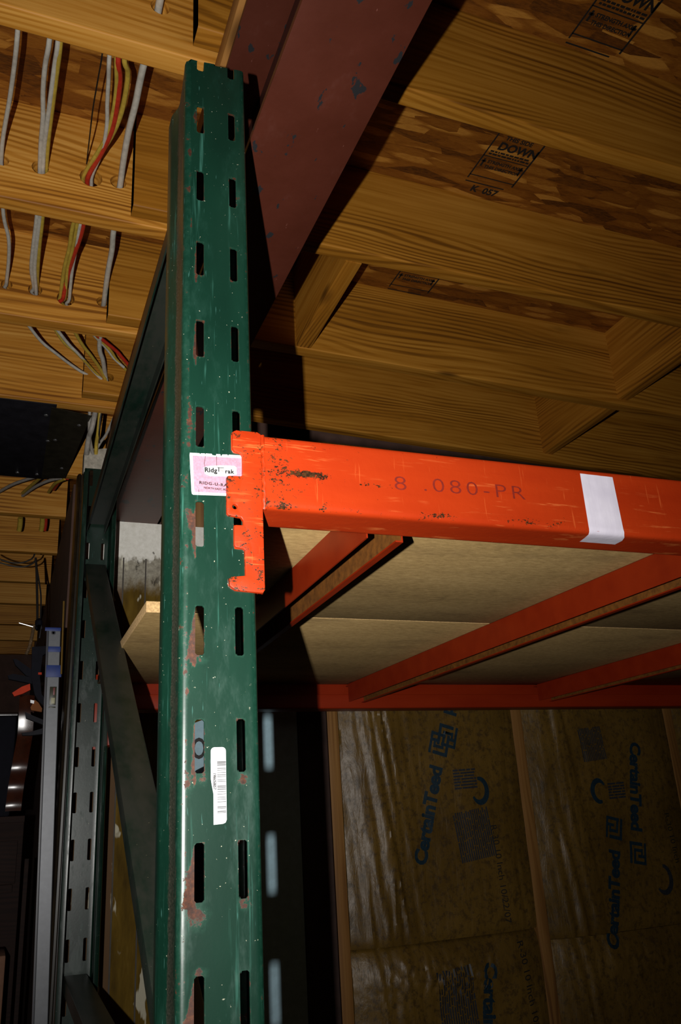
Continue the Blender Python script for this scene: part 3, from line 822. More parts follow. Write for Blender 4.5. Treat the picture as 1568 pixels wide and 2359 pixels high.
for pl in ([(.93,-18.05), (.90,-18.25), (.88,-18.4), (.905,-18.52)], [(.66,-19.50), (.68,-19.70)], [(1.36,-18.0), (1.37,-18.5)]):
    for (a, b_) in zip(pl[:-1], pl[1:]):
        sheet(mb, [(a[0]-.008, a[1]), (a[0]+.008, a[1]), (b_[0]+.008, b_[1]), (b_[0]-.008, b_[1])], -.021)
obj('sticker', mb, [WHITE, PINK, BLACKINK, GREYINK], post, label='pink and white maker sticker with black lettering')
# white barcode label
mb = MB(); rc = .13
L_ = [(1.10, -29.15)] + [(1.10+rc-rc*math.cos(a), -29.15+rc*math.sin(a)) for a in (.4, .8, 1.2)] + [(1.23, -29.02), (1.50, -29.02)] + [(1.50+rc*math.sin(a), -29.15+rc*math.cos(a)) for a in (.4, .8, 1.2)] + [(1.63, -29.15), (1.64, -31.38), (1.60, -31.47), (1.51, -31.505), (1.19, -31.52), (1.19, -30.55), (1.13, -30.25), (1.10, -30.05)]
sheet(mb, L_, -.008)
mb.mi = 1
for t_, w_ in ((.155,1.6),(.171,1.6),(.195,1.6),(.241,1.2),(.265,1),(.298,1),(.327,1.2),(.351,1),(.392,1),(.415,1),(.471,1.4),(.488,1.2),(.511,1.4),(.544,1),(.576,1),(.617,1),(.640,1),(.675,1),(.738,1.3),(.755,1),(.795,1.3),(.812,1)):
    z = -29.02-2.5*(t_+.035)
    sheet(mb, [(1.32, z), (1.625, z), (1.625, z-.019*w_), (1.32, z-.019*w_)], -.012)
mb.mi = 2
for t_, w_ in ((.127,1),(.222,1),(.31,2),(.375,3),(.435,4),(.56,3),(.70,4)):
    z = -29.02-2.5*(t_+.035); sheet(mb, [(1.32, z), (1.625, z), (1.625, z-.014*w_), (1.32, z-.014*w_)], -.011)
mb.mi = 1
letters(mb, '1986058857', 1.185, -29.86, .14, -.012, math.radians(-90), .004, .85, .9)
obj('barcode_label', mb, [WHITE, BLACKINK, plain('pale_grey_print', (.62,.64,.66), .5, var=.05)], post, label='white barcode label with rounded corners')

# ------------------------------------------------------------------ orange load beams
def ring_round(pts, r, n=3):
    """round the corners of a closed 2-D polygon; r per corner"""
    out = []; m = len(pts)
    for i in range(m):
        p = Vector(pts[i]); a = Vector(pts[i-1]); b = Vector(pts[(i+1) % m]); ri = r[i] if isinstance(r, (list, tuple)) else r
        if ri <= 0: out.append(tuple(p)); continue
        u = (a-p).normalized()*ri; v = (b-p).normalized()*ri
        for k in range(n+1):
            t = k/n; q = p+u*(1-t)**2+v*t**2; out.append(tuple(q))
    return out
FZB, FZT = -20.15, -17.08
beam = thing('load_beam', (50, .6, FZB), 'bright orange rack beam with white tape strip, hooked onto the front of the near green post', 'rack beam', 'orange rack beams')
sec = ring_round([(-.40, FZT), (-.40, FZB), (1.75, FZB-.03), (1.75, -18.72), (.75, -18.72), (.75, FZT)], [.16, .26, .12, .1, .1, .16])
mb = MB(); chips = []
nxs = 260; xs = [3.22+(97-3.22)*(k/nxs)**1.7 for k in range(nxs+1)]
def subdiv(sec):
    out = []
    for i in range(len(sec)):
        a = Vector(sec[i]); b = Vector(sec[(i+1) % len(sec)]); n = max(1, int((b-a).length/.14))
        out += [tuple(a+(b-a)*k/n) for k in range(n)]
    return out
sec = subdiv(sec)
rings = []
for x in xs:
    dz = (x-3.2)*.0095 if x < 26 else .217
    rings.append([(x, y, z+dz*(1 if z > -19 else .45)) for y, z in sec])
    for y, z in sec:
        c_ = -.15
        if y < -.2:
            c_ = .20*math.exp(-((z+20.0)/.14)**2)+.06*math.exp(-((z+17.2)/.14)**2)
            c_ += .62*math.exp(-((z+18.62+.02*(x-5))/.16)**2)*math.exp(-((x-5.0)/1.0)**2)
            c_ += .40*math.exp(-((z+18.80)/.12)**2)*math.exp(-((x-7.6)/1.2)**2)
            c_ += .30*math.exp(-((z+19.85)/.22)**2)*math.exp(-((x-10.9)/.8)**2) + .35*math.exp(-((z+19.8)/.14)**2)*math.exp(-((x-15.6)/1.6)**2)
            c_ += .26*math.exp(-((x-3.7)/.5)**2) + .10*math.exp(-((x-5)/3)**2)
        elif z < -19.9: c_ = .02
        chips.append(c_)
mb.strip(rings, True)
nv = len(rings[0])
mb.face(range(nv-1, -1, -1)); mb.face(range(len(mb.v)-nv, len(mb.v)))
obj('beam_tube', mb, ORANGE, beam, sharp=35, attr={'chip': chips})
# end connector: hooked plate on the post face, returned leg along its side
def connector(parent, fy, s=1, name='end_connector'):
    out = [(2.12,-16.86), (3.0,-16.84), (3.16,-16.93), (3.16,-23.38), (3.08,-23.50), (2.02,-23.44), (1.80,-23.26), (1.79,-22.99), (1.86,-22.93), (2.42,-22.86), (2.41,-21.86), (2.34,-21.80), (2.06,-21.76), (2.0,-21.68), (2.0,-20.94), (2.06,-20.87), (2.36,-20.86),
           (2.36,-20.68), (2.28,-20.54), (1.80,-20.50), (1.73,-20.42), (1.73,-18.94), (1.80,-18.86), (2.30,-18.83), (2.37,-18.77), (2.37,-17.96), (2.30,-17.84), (2.06,-17.78), (1.99,-17.68), (1.99,-16.98)]
    mb = MB(); bm = bmesh.new()
    hole = circ(2.04, -20.13, .10, 12)
    q = MB(); 
    def lift(off):
        def fn(x, z):
            y = -.16+off
            return (x, fy(y), z)
        return fn
    mb.plate(out, [hole], lift(0), lift(.15))
    bm.free()
    bm = bmesh.new(); vs = [bm.verts.new(p) for p in mb.v]
    for f in mb.f:
        try: bm.faces.new([vs[i] for i in f])
        except ValueError: pass
    bmesh.ops.remove_doubles(bm, verts=bm.verts[:], dist=1e-4)
    es = [e for e in bm.edges if len(e.link_faces) == 2 and e.calc_face_angle(0) > .9]
    bmesh.ops.bevel(bm, geom=es, offset=.035, segments=2, profile=.5, affect='EDGES')
    mb = MB(); mb.bm(bm)
    mb2 = mb
    n0 = len(mb2.v)
    return mb2
mbc = connector(beam, lambda y: y)
mbc.cbox(2.99, 3.16, -.05, 1.75, -23.3, -16.95, .05)
obj('end_connector', mbc, ORANGE, beam, sharp=40, attr={'chip': [.06+.12*max(0, math.sin(p[2]*3.1+p[0]*2)) + (.22 if p[0] < 1.9 or p[2] < -23.2 else 0) + (.16 if p[2] > -17.4 or (p[0] > 2.2 and p[0] < 2.5) else 0) for p in mbc.v]})
mb = MB()
for z in (-17.32, -21.3):   # the two tongues folded into the post's slots
    mb.cbox(2.03, 2.30, -.1, .55, z-.40, z+.40, .06)
obj('hook', mb, ORANGE, beam, attr={'chip': [.2]*len(mb.v)})
mb = MB()
pts = [(3.2+.02*math.sin(k*1.7), -.30+.16*(abs(k-14)/14)**3, -17.0-3.15*k/28) for k in range(29)]
mb.tube(pts, lambda t: .10+.007*math.sin(t*60), 10)
obj('weld_bead', mb, ORANGE, beam, attr={'chip': [.3]*len(mb.v)})
# white tape strip folded under the beam
mb = MB(); t = .03
tz = lambda x: (x-3.2)*.0095
path = [(-.43,-17.32), (-.43,-19.85), (-.41,-20.0), (-.33,-20.12), (-.2,-20.19), (.2,-20.2), (.75,-20.2)]
left = [18.45, 18.42, 18.44, 18.48, 18.52, 18.62, 18.74]; rgt = [20.32, 20.38, 20.42, 20.46, 20.56, 20.75, 20.78]
rows = []
for (y, z), a, b_ in zip(path, left, rgt):
    rows.append([(a+(b_-a)*k/8, y-.006*math.sin(k*2.1), z+tz(18.5)*(1 if z > -19 else .6)) for k in range(9)])
mb.strip(rows)
obj('tape_strip', mb, TAPE, beam, label='white tape strip folded under the beam', sharp=60)
mb = MB()
zt_ = lambda x: tz(x)
for body, x, z, sz in (('8', 8.75, -18.88, 1.15), ('.080-PR', 10.1, -18.82, 1.15)):
    v, f = text2d(body, sz, -.012, spacing=1.25)
    mb.add([(x+p[0]*1.15, -.412, z+p[1]*.8+.01*(x+p[0]-10)) for p in v], f)
obj('stencilled_number', mb, INK_RED, beam, label='faded red stencilled number')

# rear beam, seen from inside
rb = thing('load_beam', (50, 51.4, -20.9), 'dim orange rack beam at the back of the shelf, above the insulated wall', 'rack beam', 'orange rack beams')
RY0 = 50.4
sec = ring_round([(RY0, -20.9), (RY0, -19.5), (RY0+.85, -19.5), (RY0+.85, -17.4), (RY0+2.2, -17.4), (RY0+2.2, -20.93)], [.16, .06, .06, .1, .1, .16])
mb = MB(); mb.prism([(3.95, y, z) for y, z in sec], [(100, y, z-.15) for y, z in sec])
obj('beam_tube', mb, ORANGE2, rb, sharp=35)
mb = MB(); mb.cbox(2.6, 3.75, 54.24, 54.4, -24, -17, .04); mb.cbox(3.52, 3.9, 50.6, 54.3, -24, -17, .04)
obj('end_connector', mb, ORANGE2, rb)

# cross bars: folded channels, open below, spanning from ledge to ledge
SHZ = -18.44
def cross_bar(xf, xr, label, th=1.85):
    t = thing('cross_bar', ((xf+xr)/2, 26, SHZ-th), label, 'cross bar', 'orange cross bars under the shelf boards')
    mb = MB(); w_ = 1.75; h_ = th; g = .08
    sec = [(0, -h_), (0, -.08), (.08, 0), (w_-.08, 0), (w_, -.08), (w_, -h_-.10), (w_-.36, -h_-.10), (w_-.36, -h_-.02), (w_-g, -h_-.02), (w_-g, -g), (g, -g), (g, -h_)]
    y0, y1 = 1.8, RY0-.06
    mb.prism([(xf+a, y0, SHZ+b) for a, b in sec], [(xr+a, y1, SHZ+b) for a, b in sec])
    for i in (7, 8, 9, 10): mb.m[i] = 1
    obj('channel', mb, [ORANGE2, BAR_INSIDE], t, sharp=35)
    for a_, ya, yb in ((xf, .78, y0+.3), (xr, y1-.3, y1+.85)):
        mb = MB(); mb.cbox(a_+.1, a_+w_-.1, ya, yb, SHZ-.22, SHZ-.1, .03); obj('end_tab', mb, ORANGE2, t)
    return t
cross_bar(8.35, 9.2, 'orange cross bar under the shelf nearest the green post')
cross_bar(28.1, 27.2, 'long orange cross bar crossing the middle of the shelf underside')
cross_bar(50.6, 50.2, 'orange cross bar towards the right end of the shelf, farthest from the green post')
cross_bar(74, 73.6, 'orange cross bar beyond the right edge of the picture')
# particle board deck
SEAMY = 23.5
def deck(x0, x1, y0, y1, label):
    mb = MB(); mb.cbox(x0, x1, y0, y1, SHZ+.02, SHZ+.77, .04)
    for i, f in enumerate(mb.f):
        ps = [Vector(mb.v[k]) for k in f]; n = (ps[1]-ps[0]).cross(ps[2]-ps[0])
        if n.length and abs(n.normalized().z) < .5: mb.m[i] = 1
    return obj('shelf_board', mb, [CHIP, CHIP_EDGE], None, label, 'shelf board', 'particle board shelf decking')
deck(4.9, 97, 1.05, SEAMY-.03, 'particle board shelf panel at the front, seen from below behind the orange beam')
deck(2.45, 97, SEAMY+.05, RY0+.7, 'rear particle board shelf panel whose left end sticks out past the green post')

# ------------------------------------------------------------------ cables along the left joists
def run(name, pts, r, mat, label, cat='cable', group='electrical cables through the left joists'):
    mb = MB(); mb.tube(smooth(pts, 5), r, 8)
    return obj(name, mb, mat, None, label, cat, group, sharp=60)
def ab(*pp, z=15.9): return [at(x, y, 2, z) for x, y in pp]
def on_y(x, y, Y): return at(x, y, 1, Y)
def cable(label, mat, r, a, A_, B_, BC, C_, CD, D_, nm='electrical_cable'):
    """a: pixels seen between the first two joists, B_ / C_ / D_: pixel of the hole, BC / CD: pixels between"""
    za = 16.1 if A_[0] > -.5 else 17.5
    p = [Vector((A_[0], 5.0, za+.2)), Vector((A_[0], 7.9, za)), Vector((A_[0], 9.7, za))]
    p += [at(x, y, 2, z) for (x, y), z in zip(a, [15.6+(16.0-15.6)*k/max(1, len(a)-1) for k in range(len(a))])]
    if B_:
        h = on_y(*B_, 24.2); p += [h, h+Vector((.05, 1.7, 0))]
    if BC:
        p += [at(x, y, 2, 15.7) for x, y in BC]
    if C_:
        h = on_y(*C_, 39.9); p += [h, h+Vector((.1, 1.8, .1))]
    if CD:
        p += [at(x, y, 2, zz) for (x, y, zz) in CD]
    if D_:
        h = on_y(*D_, 53.9); p += [h, h+Vector((0, 3.6, 0))]
    return run(nm, p, r, mat, label)
cable('white cable hanging leftmost between the first two joists', CABLE_W, .16, [(40,80),(33,150),(22,230),(8,310)], (-8.0,), (3,362), [(8,495),(20,550),(20,600)], (15,652), [(85,775,15.4),(130,815,15.2),(185,855,15.1)], (240,885))
cable('left one of the two white cables sharing the second hole from the left', CABLE_W, .17, [(114,90),(104,150),(99,210),(99,270),(94,330)], (-6.15,), (92,381), [(84,505),(76,570),(72,620)], (78,662), [(150,783,15.4),(180,815,15.2),(215,855,15.0)], (243,888))
cable('right one of the two white cables sharing the second hole from the left', CABLE_W, .17, [(134,92),(126,150),(117,220),(108,290),(102,340)], (-5.7,), (99,384), [(91,508),(84,570),(80,620)], (83,668), None, None)
cable('yellow cable tucked behind the two white cables in the second hole', CABLE_Y, .15, [(140,95),(131,170),(122,240),(113,310)], (-5.55,), (107,382), [(98,508),(92,560),(88,610)], (86,660), [(140,780,15.4),(175,812,15.2),(212,850,15.0)], (238,882))
cable('white cable with printed lettering beside the red cable in the third hole', CABLE_W, .15, [(252,125),(250,180),(247,240),(246,290),(236,345)], (-2.6,), (212,404), [(184,522),(176,570),(166,625)], (160,688), [(240,797,15.3),(262,825,15.1),(285,846,14.9)], None)
cable('red cable curving down into the third hole', CABLE_R, .19, [(272,130),(276,180),(270,240),(258,300),(235,350)], (-2.0,), (204,405), [(191,524),(170,590),(155,640)], (146,686), [(258,800,15.3),(278,820,15.1),(297,842,14.9)], None)
cable('yellow cable right of the red cable, bowing outwards', CABLE_Y, .18, [(286,130),(294,165),(290,210),(276,270),(250,325)], (-1.7,), (199,400), [(168,520),(160,570),(148,620)], (140,680), [(185,787,15.3),(210,820,15.1),(232,852,15.0)], (245,885))
cable('yellow cable left of the red cable, mostly hidden', CABLE_Y, .15, [(268,135),(268,200),(258,270),(240,325)], (-2.3,), (194,402), [(177,520),(168,570),(156,620)], (150,684), [(245,797,15.3),(268,828,15.1),(290,852,14.9)], None)
cable('thin black wire hanging left of the printed white cable', CABLE_K, .05, [(236,120),(226,180),(214,250),(207,310)], (-2.9,), (200,372), None, None, None, None, nm='thin_wire')
cable('thick pale cable hanging rightmost, next to the green post', CABLE_W, .24, [(333,142),(322,190),(312,240),(297,300),(286,360)], (0.0,), (278,418), [(261,537),(258,575),(248,630)], (240,692), [(229,798,15.2),(237,830,15.0),(243,870,14.9)], (246,900))
# bay beyond the near strut
def pair(label, mat, r, pts, nm='electrical_cable'): run(nm, pts, r, mat, label)
pair('thick grey cable bending down behind the green strut beside the sheet metal', CABLE_G, .30, [on_y(222,935,58.2), on_y(212,985,58.6), on_y(205,1005,60), on_y(201,1030,61), on_y(199,1045,62)])
pair('grey cable behind the thick one next to the crumpled block', CABLE_G, .2, [on_y(207,935,58.2), on_y(206,1000,60), on_y(210,1030,61.5), on_y(214,1046,62.5)])
pair('yellow cable dropping to the crumpled grey block', CABLE_Y, .22, [on_y(232,935,58.2), on_y(226,995,60), on_y(222,1020,61.5), on_y(221,1046,62.5)])
pair('thin dark wire by the yellow cable above the crumpled block', CABLE_K, .1, [on_y(234,935,58.2), on_y(229,990,59.5), on_y(228,1012,61), on_y(229,1020,62)])
pair('grey cable branching right above the crumpled block', CABLE_G, .17, [on_y(268,950,58.5), on_y(252,985,60), on_y(243,1003,61), on_y(232,1018,62), on_y(224,1032,62.5)])
for k, (lab, m_, pp) in enumerate((('grey cable sloping left beyond the sheet metal panel', CABLE_G, [(92,1096),(60,1105),(25,1118),(-10,1138)]), ('yellow cable sloping left beyond the sheet metal panel', CABLE_Y, [(97,1097),(82,1110),(68,1122),(52,1136)]),
      ('second grey cable sloping left beyond the sheet metal panel', CABLE_G, [(140,1101),(110,1108),(80,1122),(52,1142)]), ('yellow cable bending beside the red one beyond the panel', CABLE_Y, [(150,1103),(130,1112),(120,1122),(112,1134)]),
      ('red cable beyond the sheet metal panel', CABLE_R, [(156,1102),(140,1106),(132,1116),(124,1128)]))):
    pair(lab, m_, .22, [at(x, y, 2, 13.3+.35*i) for i, (x, y) in enumerate(pp)])
for lab, px_, m_ in (('olive cable loop hanging under a distant joist, left', 47, CABLE_Y), ('olive cable loop hanging under a distant joist, right', 98, CABLE_Y), ('red cable beside the right olive loop under a distant joist', 106, CABLE_R)):
    q = [on_y(px_, 1193, 97), on_y(px_, 1200, 97.4), on_y(px_-1, 1212, 98), on_y(px_-3, 1222, 98.6)]
    pair(lab, m_, .38 if m_ is CABLE_Y else .25, q)

# sheet metal pan nailed under two joists, with a narrower folded piece beside it
pn = thing('sheet_metal_panel', (-10, 66, JB-.15), 'black sheet metal panel closing the gap between two joists at the left', 'duct panel')
mb = MB(); mb.cbox(-40, -2.6, 56.0, 77.3, JB-.16, JB-.06, .02); obj('pan', mb, SHEET, pn)
mb = MB(); mb.prism([(-3.1, 56.6, JB-.2), (1.15, 57.6, JB-.2), (-.15, 76.2, JB-.2), (-3.1, 77, JB-.2)], [(-3.1, 56.6, JB-.14), (1.15, 57.6, JB-.14), (-.15, 76.2, JB-.14), (-3.1, 77, JB-.14)]); obj('side_flap', mb, SHEET2, pn)
for (x, y) in ((40,1089),(85,1093),(127,1014),(110,1016),(142,1079),(182,980),(106,957)):
    p = at(x, y, 2, JB-.2); mb = MB(); mb.lathe((p.x, p.y, JB-.18), (0, 0, -1), [(0, .24), (.06, .22), (.11, .1)], 10); obj('screw', mb, STEEL, pn)
# crumpled pale block between beam and rear post
mb = MB(); n = 14
c0, c1 = at(195, 1034, 1, 62.5), at(247, 1110, 1, 62.5)
g = []
for j in range(n+1):
    row = []
    for i in range(n+1):
        x = c0.x+(c1.x+1.3-c0.x)*i/n; z = c0.z+.9*i/n*.5+(c1.z-1.0-c0.z)*j/n
        row.append((x, 62.4-.16*mn.noise(Vector((x*3.1, z*3.1, 2)))*2-.05*mn.noise(Vector((x*9, z*9, 5))), z))
    g.append(row)
mb.strip(g)
for row in (g[0], g[-1]): mb.strip([row, [(p[0], 64.5, p[2]) for p in row]])
for sd in (0, -1): mb.strip([[r[sd] for r in g], [(r[sd][0], 64.5, r[sd][2]) for r in g]])
mb.add([(g[a][b][0], 64.5, g[a][b][2]) for a, b in ((0,0),(0,-1),(-1,-1),(-1,0))], [(0,1,2,3)])
obj('insulation_scrap', mb, GYPS, None, 'crumpled pale grey insulation scrap above the rear green post', 'insulation scrap', sharp=50)

# ------------------------------------------------------------------ left background
# brown ridged post right beside the rear green post
mb = MB()
sec = [(-.95,57.6),(-.80,57.0),(-.55,56.9),(-.45,57.2),(-.2,57.2),(-.1,56.85),(.2,56.85),(.3,57.15),(.48,57.15),(.55,56.9),(.62,57.6),(.6,59.4),(-.9,59.4)]
bl, tl = at(121, 2077, 1, 57), at(180, 1100, 1, 57); sl = (tl.x-bl.x)/(tl.z-bl.z); bx_ = lambda z: bl.x+.95+sl*(z-bl.z)
mb.prism([(x*.8-.19+bx_(-ZF), y+1.15, -ZF) for x, y in sec], [(x*.8-.19+bx_(5.5), y+1.15, 5.5) for x, y in sec])
obj('ridged_post', mb, BROWNP, None, 'narrow brown ridged post standing tight against the left of the rear green post', 'post', sharp=25)
mb = MB(); mb.tube([at(141, 1553, 1, 56.3), at(147, 1385, 1, 56.3)], .09, 8)
obj('yellow_rod', mb, YELLOWP, None, 'thin yellow wooden rod between the spirit level and the brown post', 'rod')
lv = thing('spirit_level', (-.3, 58, -ZF), 'long grey aluminium spirit level standing upright with blue tape bands', 'spirit level')
LT, LB = at(126, 1448, 1, 57), at(94, 2359, 1, 57)
lx = lambda z: LT.x+(LB.x-LT.x)*(z-LT.z)/(LB.z-LT.z)
z0_, z1_ = -ZF, LT.z-.05; hw = .58
mb = MB(); sec = [(-hw, 57.06), (-hw+.06, 57), (hw-.06, 57), (hw, 57.06), (hw, 57.9), (-hw, 57.9)]
mb.prism([(lx(z0_)+a, y, z0_) for a, y in sec], [(lx(z1_)+a, y, z1_) for a, y in sec]); obj('body', mb, ALU, lv)
mb = MB(); mb.prism([(lx(z0_)-hw-.16, y, z0_) for y in (57.1,)]+[(lx(z0_)-hw-.01, 57.1, z0_), (lx(z0_)-hw-.01, 57.9, z0_), (lx(z0_)-hw-.16, 57.9, z0_)], [(lx(z1_)-hw-.16, 57.1, z1_), (lx(z1_)-hw-.01, 57.1, z1_), (lx(z1_)-hw-.01, 57.9, z1_), (lx(z1_)-hw-.16, 57.9, z1_)]); obj('edge_rail', mb, ALU_DK, lv)
for (xa, xb, ya, yb) in ((104,140,1445,1454),(111,139,1489,1502),(107,141,1532,1560)):
    a, b_ = at(xa, ya, 1, 56.9), at(xb, yb, 1, 56.9); mb = MB(); mb.cbox(a.x, b_.x, 56.9, 56.98, b_.z, a.z, .02); obj('tape_band', mb, BLUE, lv, label='blue tape band')
p = at(123, 1458, 1, 57); mb = MB(); mb.lathe((p.x, 57.0, p.z), (0, -1, 0), [(0, .22), (.03, .22), (.035, .12), (-.0, .1)], 14); obj('hang_hole_ring', mb, ALU_DK, lv)
a, b_ = at(115, 1582, 1, 56.97), at(128, 1624, 1, 56.97); mb = MB(); mb.cbox(a.x, b_.x, 56.93, 56.99, b_.z, a.z, .015); mb.mi = 1
mb.cbox(a.x+.18, b_.x-.1, 56.91, 56.94, b_.z+.12, b_.z+.68, .01); mb.mi = 2; mb.cbox(a.x+.32, b_.x-.14, 56.91, 56.94, b_.z+.95, a.z-.1, .01)
mb.mi = 0; mb.cbox(a.x, b_.x, 56.94, 56.99, b_.z-.28, b_.z-.16, .01)
obj('printed_badge', mb, [plain('badge_black', (.03,.028,.012), .4), plain('badge_cream', (.40,.38,.24), .5), plain('badge_red', (.18,.04,.04), .5)], lv, label='black rating badge with cream box')

# quick-grip bar clamps hung beside the level
def pz(x, y, Y=61.0): p = at(x, y, 1, Y); return (p.x, p.z)
def slabpoly(mb, pix, Y, th):
    pts = [pz(x, y, Y) for x, y in pix]
    mb.prism([(x, Y, z) for x, z in pts], [(x, Y+th, z) for x, z in pts])
cl = thing('bar_clamp', at(90, 1680, 1, 61.5), 'black bar clamp with bright orange trigger hanging left of the spirit level', 'clamp')
mb = MB(); slabpoly(mb, [(74,1490),(112,1488),(113,1500),(98,1510),(92,1560),(96,1600),(116,1620),(116,1640),(92,1618),(80,1600),(72,1560)], 61.0, .8); obj('jaw_body', mb, BLACKP, cl, sharp=40)
mb = MB(); slabpoly(mb, [(30,1518),(38,1518),(72,1542),(72,1560),(60,1556),(36,1532)], 61.1, .6); slabpoly(mb, [(18,1556),(30,1552),(72,1560),(74,1575),(40,1568),(20,1564)], 61.1, .6); obj('handle', mb, BLACKP, cl, sharp=40)
mb = MB(); slabpoly(mb, [(28,1596),(50,1582),(69,1575),(70,1589),(52,1598),(33,1604)], 60.9, .5); obj('trigger', mb, ORANGEP, cl, label='bright orange trigger')
mb = MB(); slabpoly(mb, [(88,1549),(96,1549),(96,1554),(88,1554)], 60.9, .3); obj('release_button', mb, ORANGEP, cl, label='small orange button')
c2 = thing('bar_clamp', at(85, 1690, 1, 62.5), 'second bar clamp hanging lower, with amber grip and dark grey jaws', 'clamp')
mb = MB(); slabpoly(mb, [(70,1630),(80,1612),(88,1618),(97,1632),(96,1640),(72,1636)], 62.2, .5); obj('grip', mb, plain('amber_plastic', (.16,.045,.003), .6, 0, .2), c2)
mb = MB(); slabpoly(mb, [(58,1640),(70,1646),(104,1660),(106,1672),(90,1666),(60,1654)], 62.2, .6); slabpoly(mb, [(50,1688),(70,1686),(104,1676),(106,1690),(70,1694),(52,1694)], 62.2, .6); obj('jaw_body', mb, plain('grey_plastic', (.012,.012,.016), .7, 0, .2), c2)
mb = MB(); slabpoly(mb, [(70,1612),(79,1614),(78,1621),(70,1619)], 62.0, .2); obj('metal_pad', mb, STEEL, c2)
# pair of pliers and screwdriver shanks above the clamps
mb = MB(); mb.tube([(*[at(x, y, 1, 63)[k] for k in range(3)],) for x, y in ((78,1440),(74,1465),(68,1490),(60,1508))], .17, 8)
obj('chain', mb, plain('tarnished_brass', (.20,.13,.07), .4, .6, var=.8, scale=160), None, 'tarnished metal rod hanging left of the black cord plug', 'tool')
mb = MB(); mb.tube([at(44, 1435, 1, 62.8), at(76, 1444, 1, 62.8)], .05, 6)
obj('metal_pin', mb, STEEL, None, 'thin bright metal pin sticking out left above the clamps', 'pin')
cord = thing('power_cord', at(85, 1285, 1, 80), 'black power cord looped under the far joists and hanging down to a plug', 'cord')
mb = MB(); mb.tube(smooth([at(x, y, 1, 80) for x, y in ((-20,1278),(10,1292),(45,1297),(72,1288),(80,1276))]), .10, 8); mb.tube(smooth([at(x, y, 1, 80) for x, y in ((-20,1290),(20,1302),(50,1306),(72,1300),(82,1290))]), .10, 8)
mb.tube(smooth([at(x, y, 1, 80) for x, y in ((82,1285),(84,1310),(85,1350),(86,1400),(86,1440))]), .15, 8); mb.tube(smooth([at(x, y, 1, 80) for x, y in ((82,1290),(90,1340),(94,1370),(94,1405),(92,1440))]), .10, 8)
obj('flex', mb, CABLE_K, cord)
mb = MB(); mb.lathe(at(90, 1425, 1, 79.5), (0, 0, -1), [(0, .2), (.3, .45), (1.2, .45), (1.5, .3)], 10); obj('plug', mb, BLACKP, cord)
mb = MB()
mb.lathe(at(92, 1441, 1, 79.4), (0, 0, -1), [(0, .25), (.35, .3), (.5, .18), (1.6, .12)], 8); obj('metal_tip', mb, STEEL, cord)

# dark cabinet with rails, case, strap and boxes low on the left
cb = thing('cabinet', (-8, 75, -ZF), 'dark brown wooden cabinet at the lower left edge', 'cabinet')
CT = at(0, 1882, 1, 77.3).z-.02
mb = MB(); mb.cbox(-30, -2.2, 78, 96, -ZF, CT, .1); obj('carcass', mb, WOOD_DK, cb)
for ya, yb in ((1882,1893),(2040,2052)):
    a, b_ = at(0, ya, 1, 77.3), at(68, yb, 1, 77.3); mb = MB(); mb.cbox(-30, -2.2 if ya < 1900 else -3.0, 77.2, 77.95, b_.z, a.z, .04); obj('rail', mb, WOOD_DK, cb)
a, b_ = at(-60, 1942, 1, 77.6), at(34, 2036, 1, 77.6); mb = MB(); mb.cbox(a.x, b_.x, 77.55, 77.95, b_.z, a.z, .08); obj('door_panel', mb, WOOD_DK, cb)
mb = MB(); a, b_ = at(66, 1880, 1, 76.5), at(74, 2359, 1, 76.5); mb.cbox(a.x-.1, a.x+.35, 76.4, 77.1, -ZF, -33.5, .04); obj('corner_stile', mb, WOOD_DK, cb)
mb = MB(); pts = [(at(x, y, 1, 78.3)) for x, y in ((63,1600),(61,1640),(58,1690),(51,1730),(44,1770),(37,1812),(32,1850),(30,1868))]
rows = []
sp = smooth([(p.x, 78.1+d, p.z) for p, d in zip(pts, (.75, .4, .6, .1, -.2, .4, .1, .2))], 5)
rows = [[(p.x-.85, p.y, p.z-.02), (p.x-.3, p.y-.04, p.z), (p.x+.3, p.y-.04, p.z), (p.x+.85, p.y, p.z-.03)] for p in sp]
mb.strip(rows); mb.strip([[(q[0], q[1]+.14, q[2]) for q in r] for r in rows])
mb.strip([[r[0] for r in rows], [(r[0][0], r[0][1]+.14, r[0][2]) for r in rows]]); mb.strip([[r[-1] for r in rows], [(r[-1][0], r[-1][1]+.14, r[-1][2]) for r in rows]])
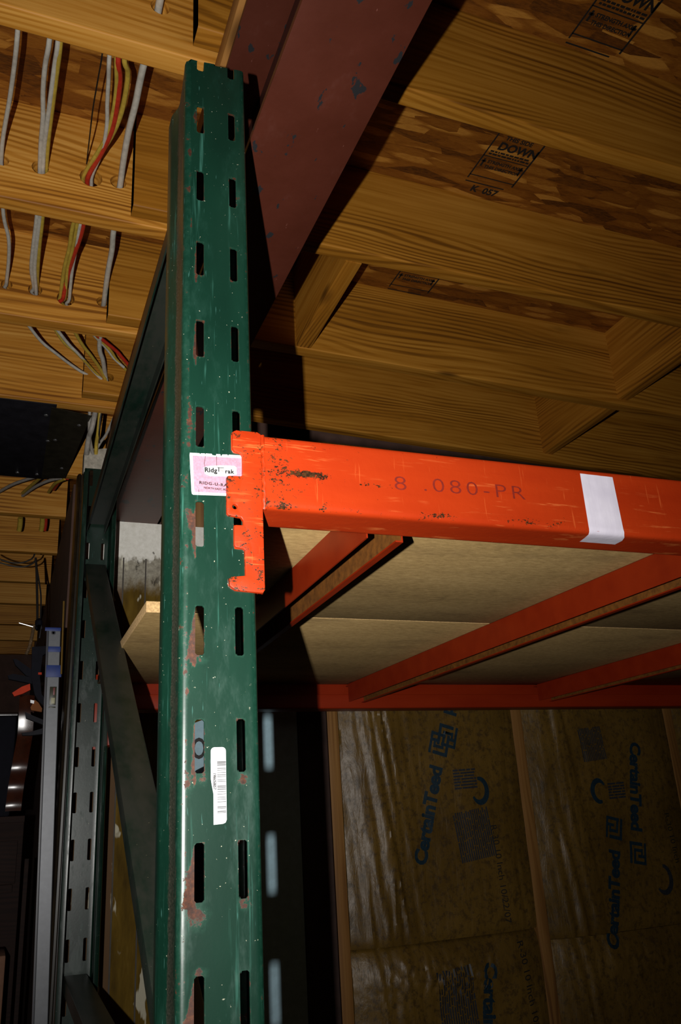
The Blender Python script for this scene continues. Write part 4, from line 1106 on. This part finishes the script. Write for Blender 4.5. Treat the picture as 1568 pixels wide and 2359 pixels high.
obj('leather_strap', mb, REDBROWN, None, 'wavy glossy red brown strap hanging in front of the dark cabinet', 'strap', sharp=60)
ca = thing('black_case', (-7, 79, CT+.03), 'black case with a shiny silver rim on top of the dark cabinet', 'case')
a, b_ = at(40, 1645, 1, 79), at(0, 1860, 1, 79)
mb = MB(); mb.cbox(-24, a.x, 79, 90, CT+.03, a.z-.2, .3); obj('shell', mb, BLACKP, ca)
mb = MB(); mb.cbox(-24, a.x+.05, 78.9, 79.3, a.z-.2, a.z+.05, .05); obj('rim', mb, STEEL, ca, label='shiny silver rim')
mb = MB(); mb.cbox(-12, -3.4, 66, 74, -ZF, at(20, 2200, 1, 66).z, .15); obj('cardboard_box', mb, CARD, None, 'brown cardboard box on the floor in the lower left corner', 'box')

# ------------------------------------------------------------------ goods on the lower shelf, glimpsed through the slots
mb = MB(); pts = [(12.1, -ZF), (24.0, -ZF), (24.0, -18.0), (16, -20.2), (12.1, -21.6)]
mb.prism([(x, 57.6, z) for x, z in pts], [(x, 59.6, z) for x, z in pts])
fb = thing('foam_panel', (18, 58.6, -ZF), 'blue grey foam board with a dark letter O, glimpsed through the post slots', 'foam board')
obj('board', mb, CREAM, fb)
mb = MB(); v, f = text2d('O', 2.9, .05); c_ = at(458, 1724, 1, 57.6)
xs_ = [p[0] for p in v]; zs_ = [p[1] for p in v]
mb.add([(c_.x+(p[0]-(min(xs_)+max(xs_))/2)*.62, 57.56, c_.z+p[1]-(min(zs_)+max(zs_))/2) for p in v], f); obj('printed_letter', mb, BLACKINK, fb)
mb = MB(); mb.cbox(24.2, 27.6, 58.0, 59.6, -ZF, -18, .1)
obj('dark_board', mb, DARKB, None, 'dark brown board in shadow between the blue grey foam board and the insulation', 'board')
mb = MB(); pts = [(11.5, -ZF), (17.5, -ZF), (17.5, -24.0), (13.0, -26.0), (11.5, -28)]
mb.prism([(x, 54.6, z) for x, z in pts], [(x, 57.3, z) for x, z in pts])
obj('black_sheet', mb, BLACKP, None, 'black sheet leaning in front of the blue grey foam board behind the post', 'sheet')
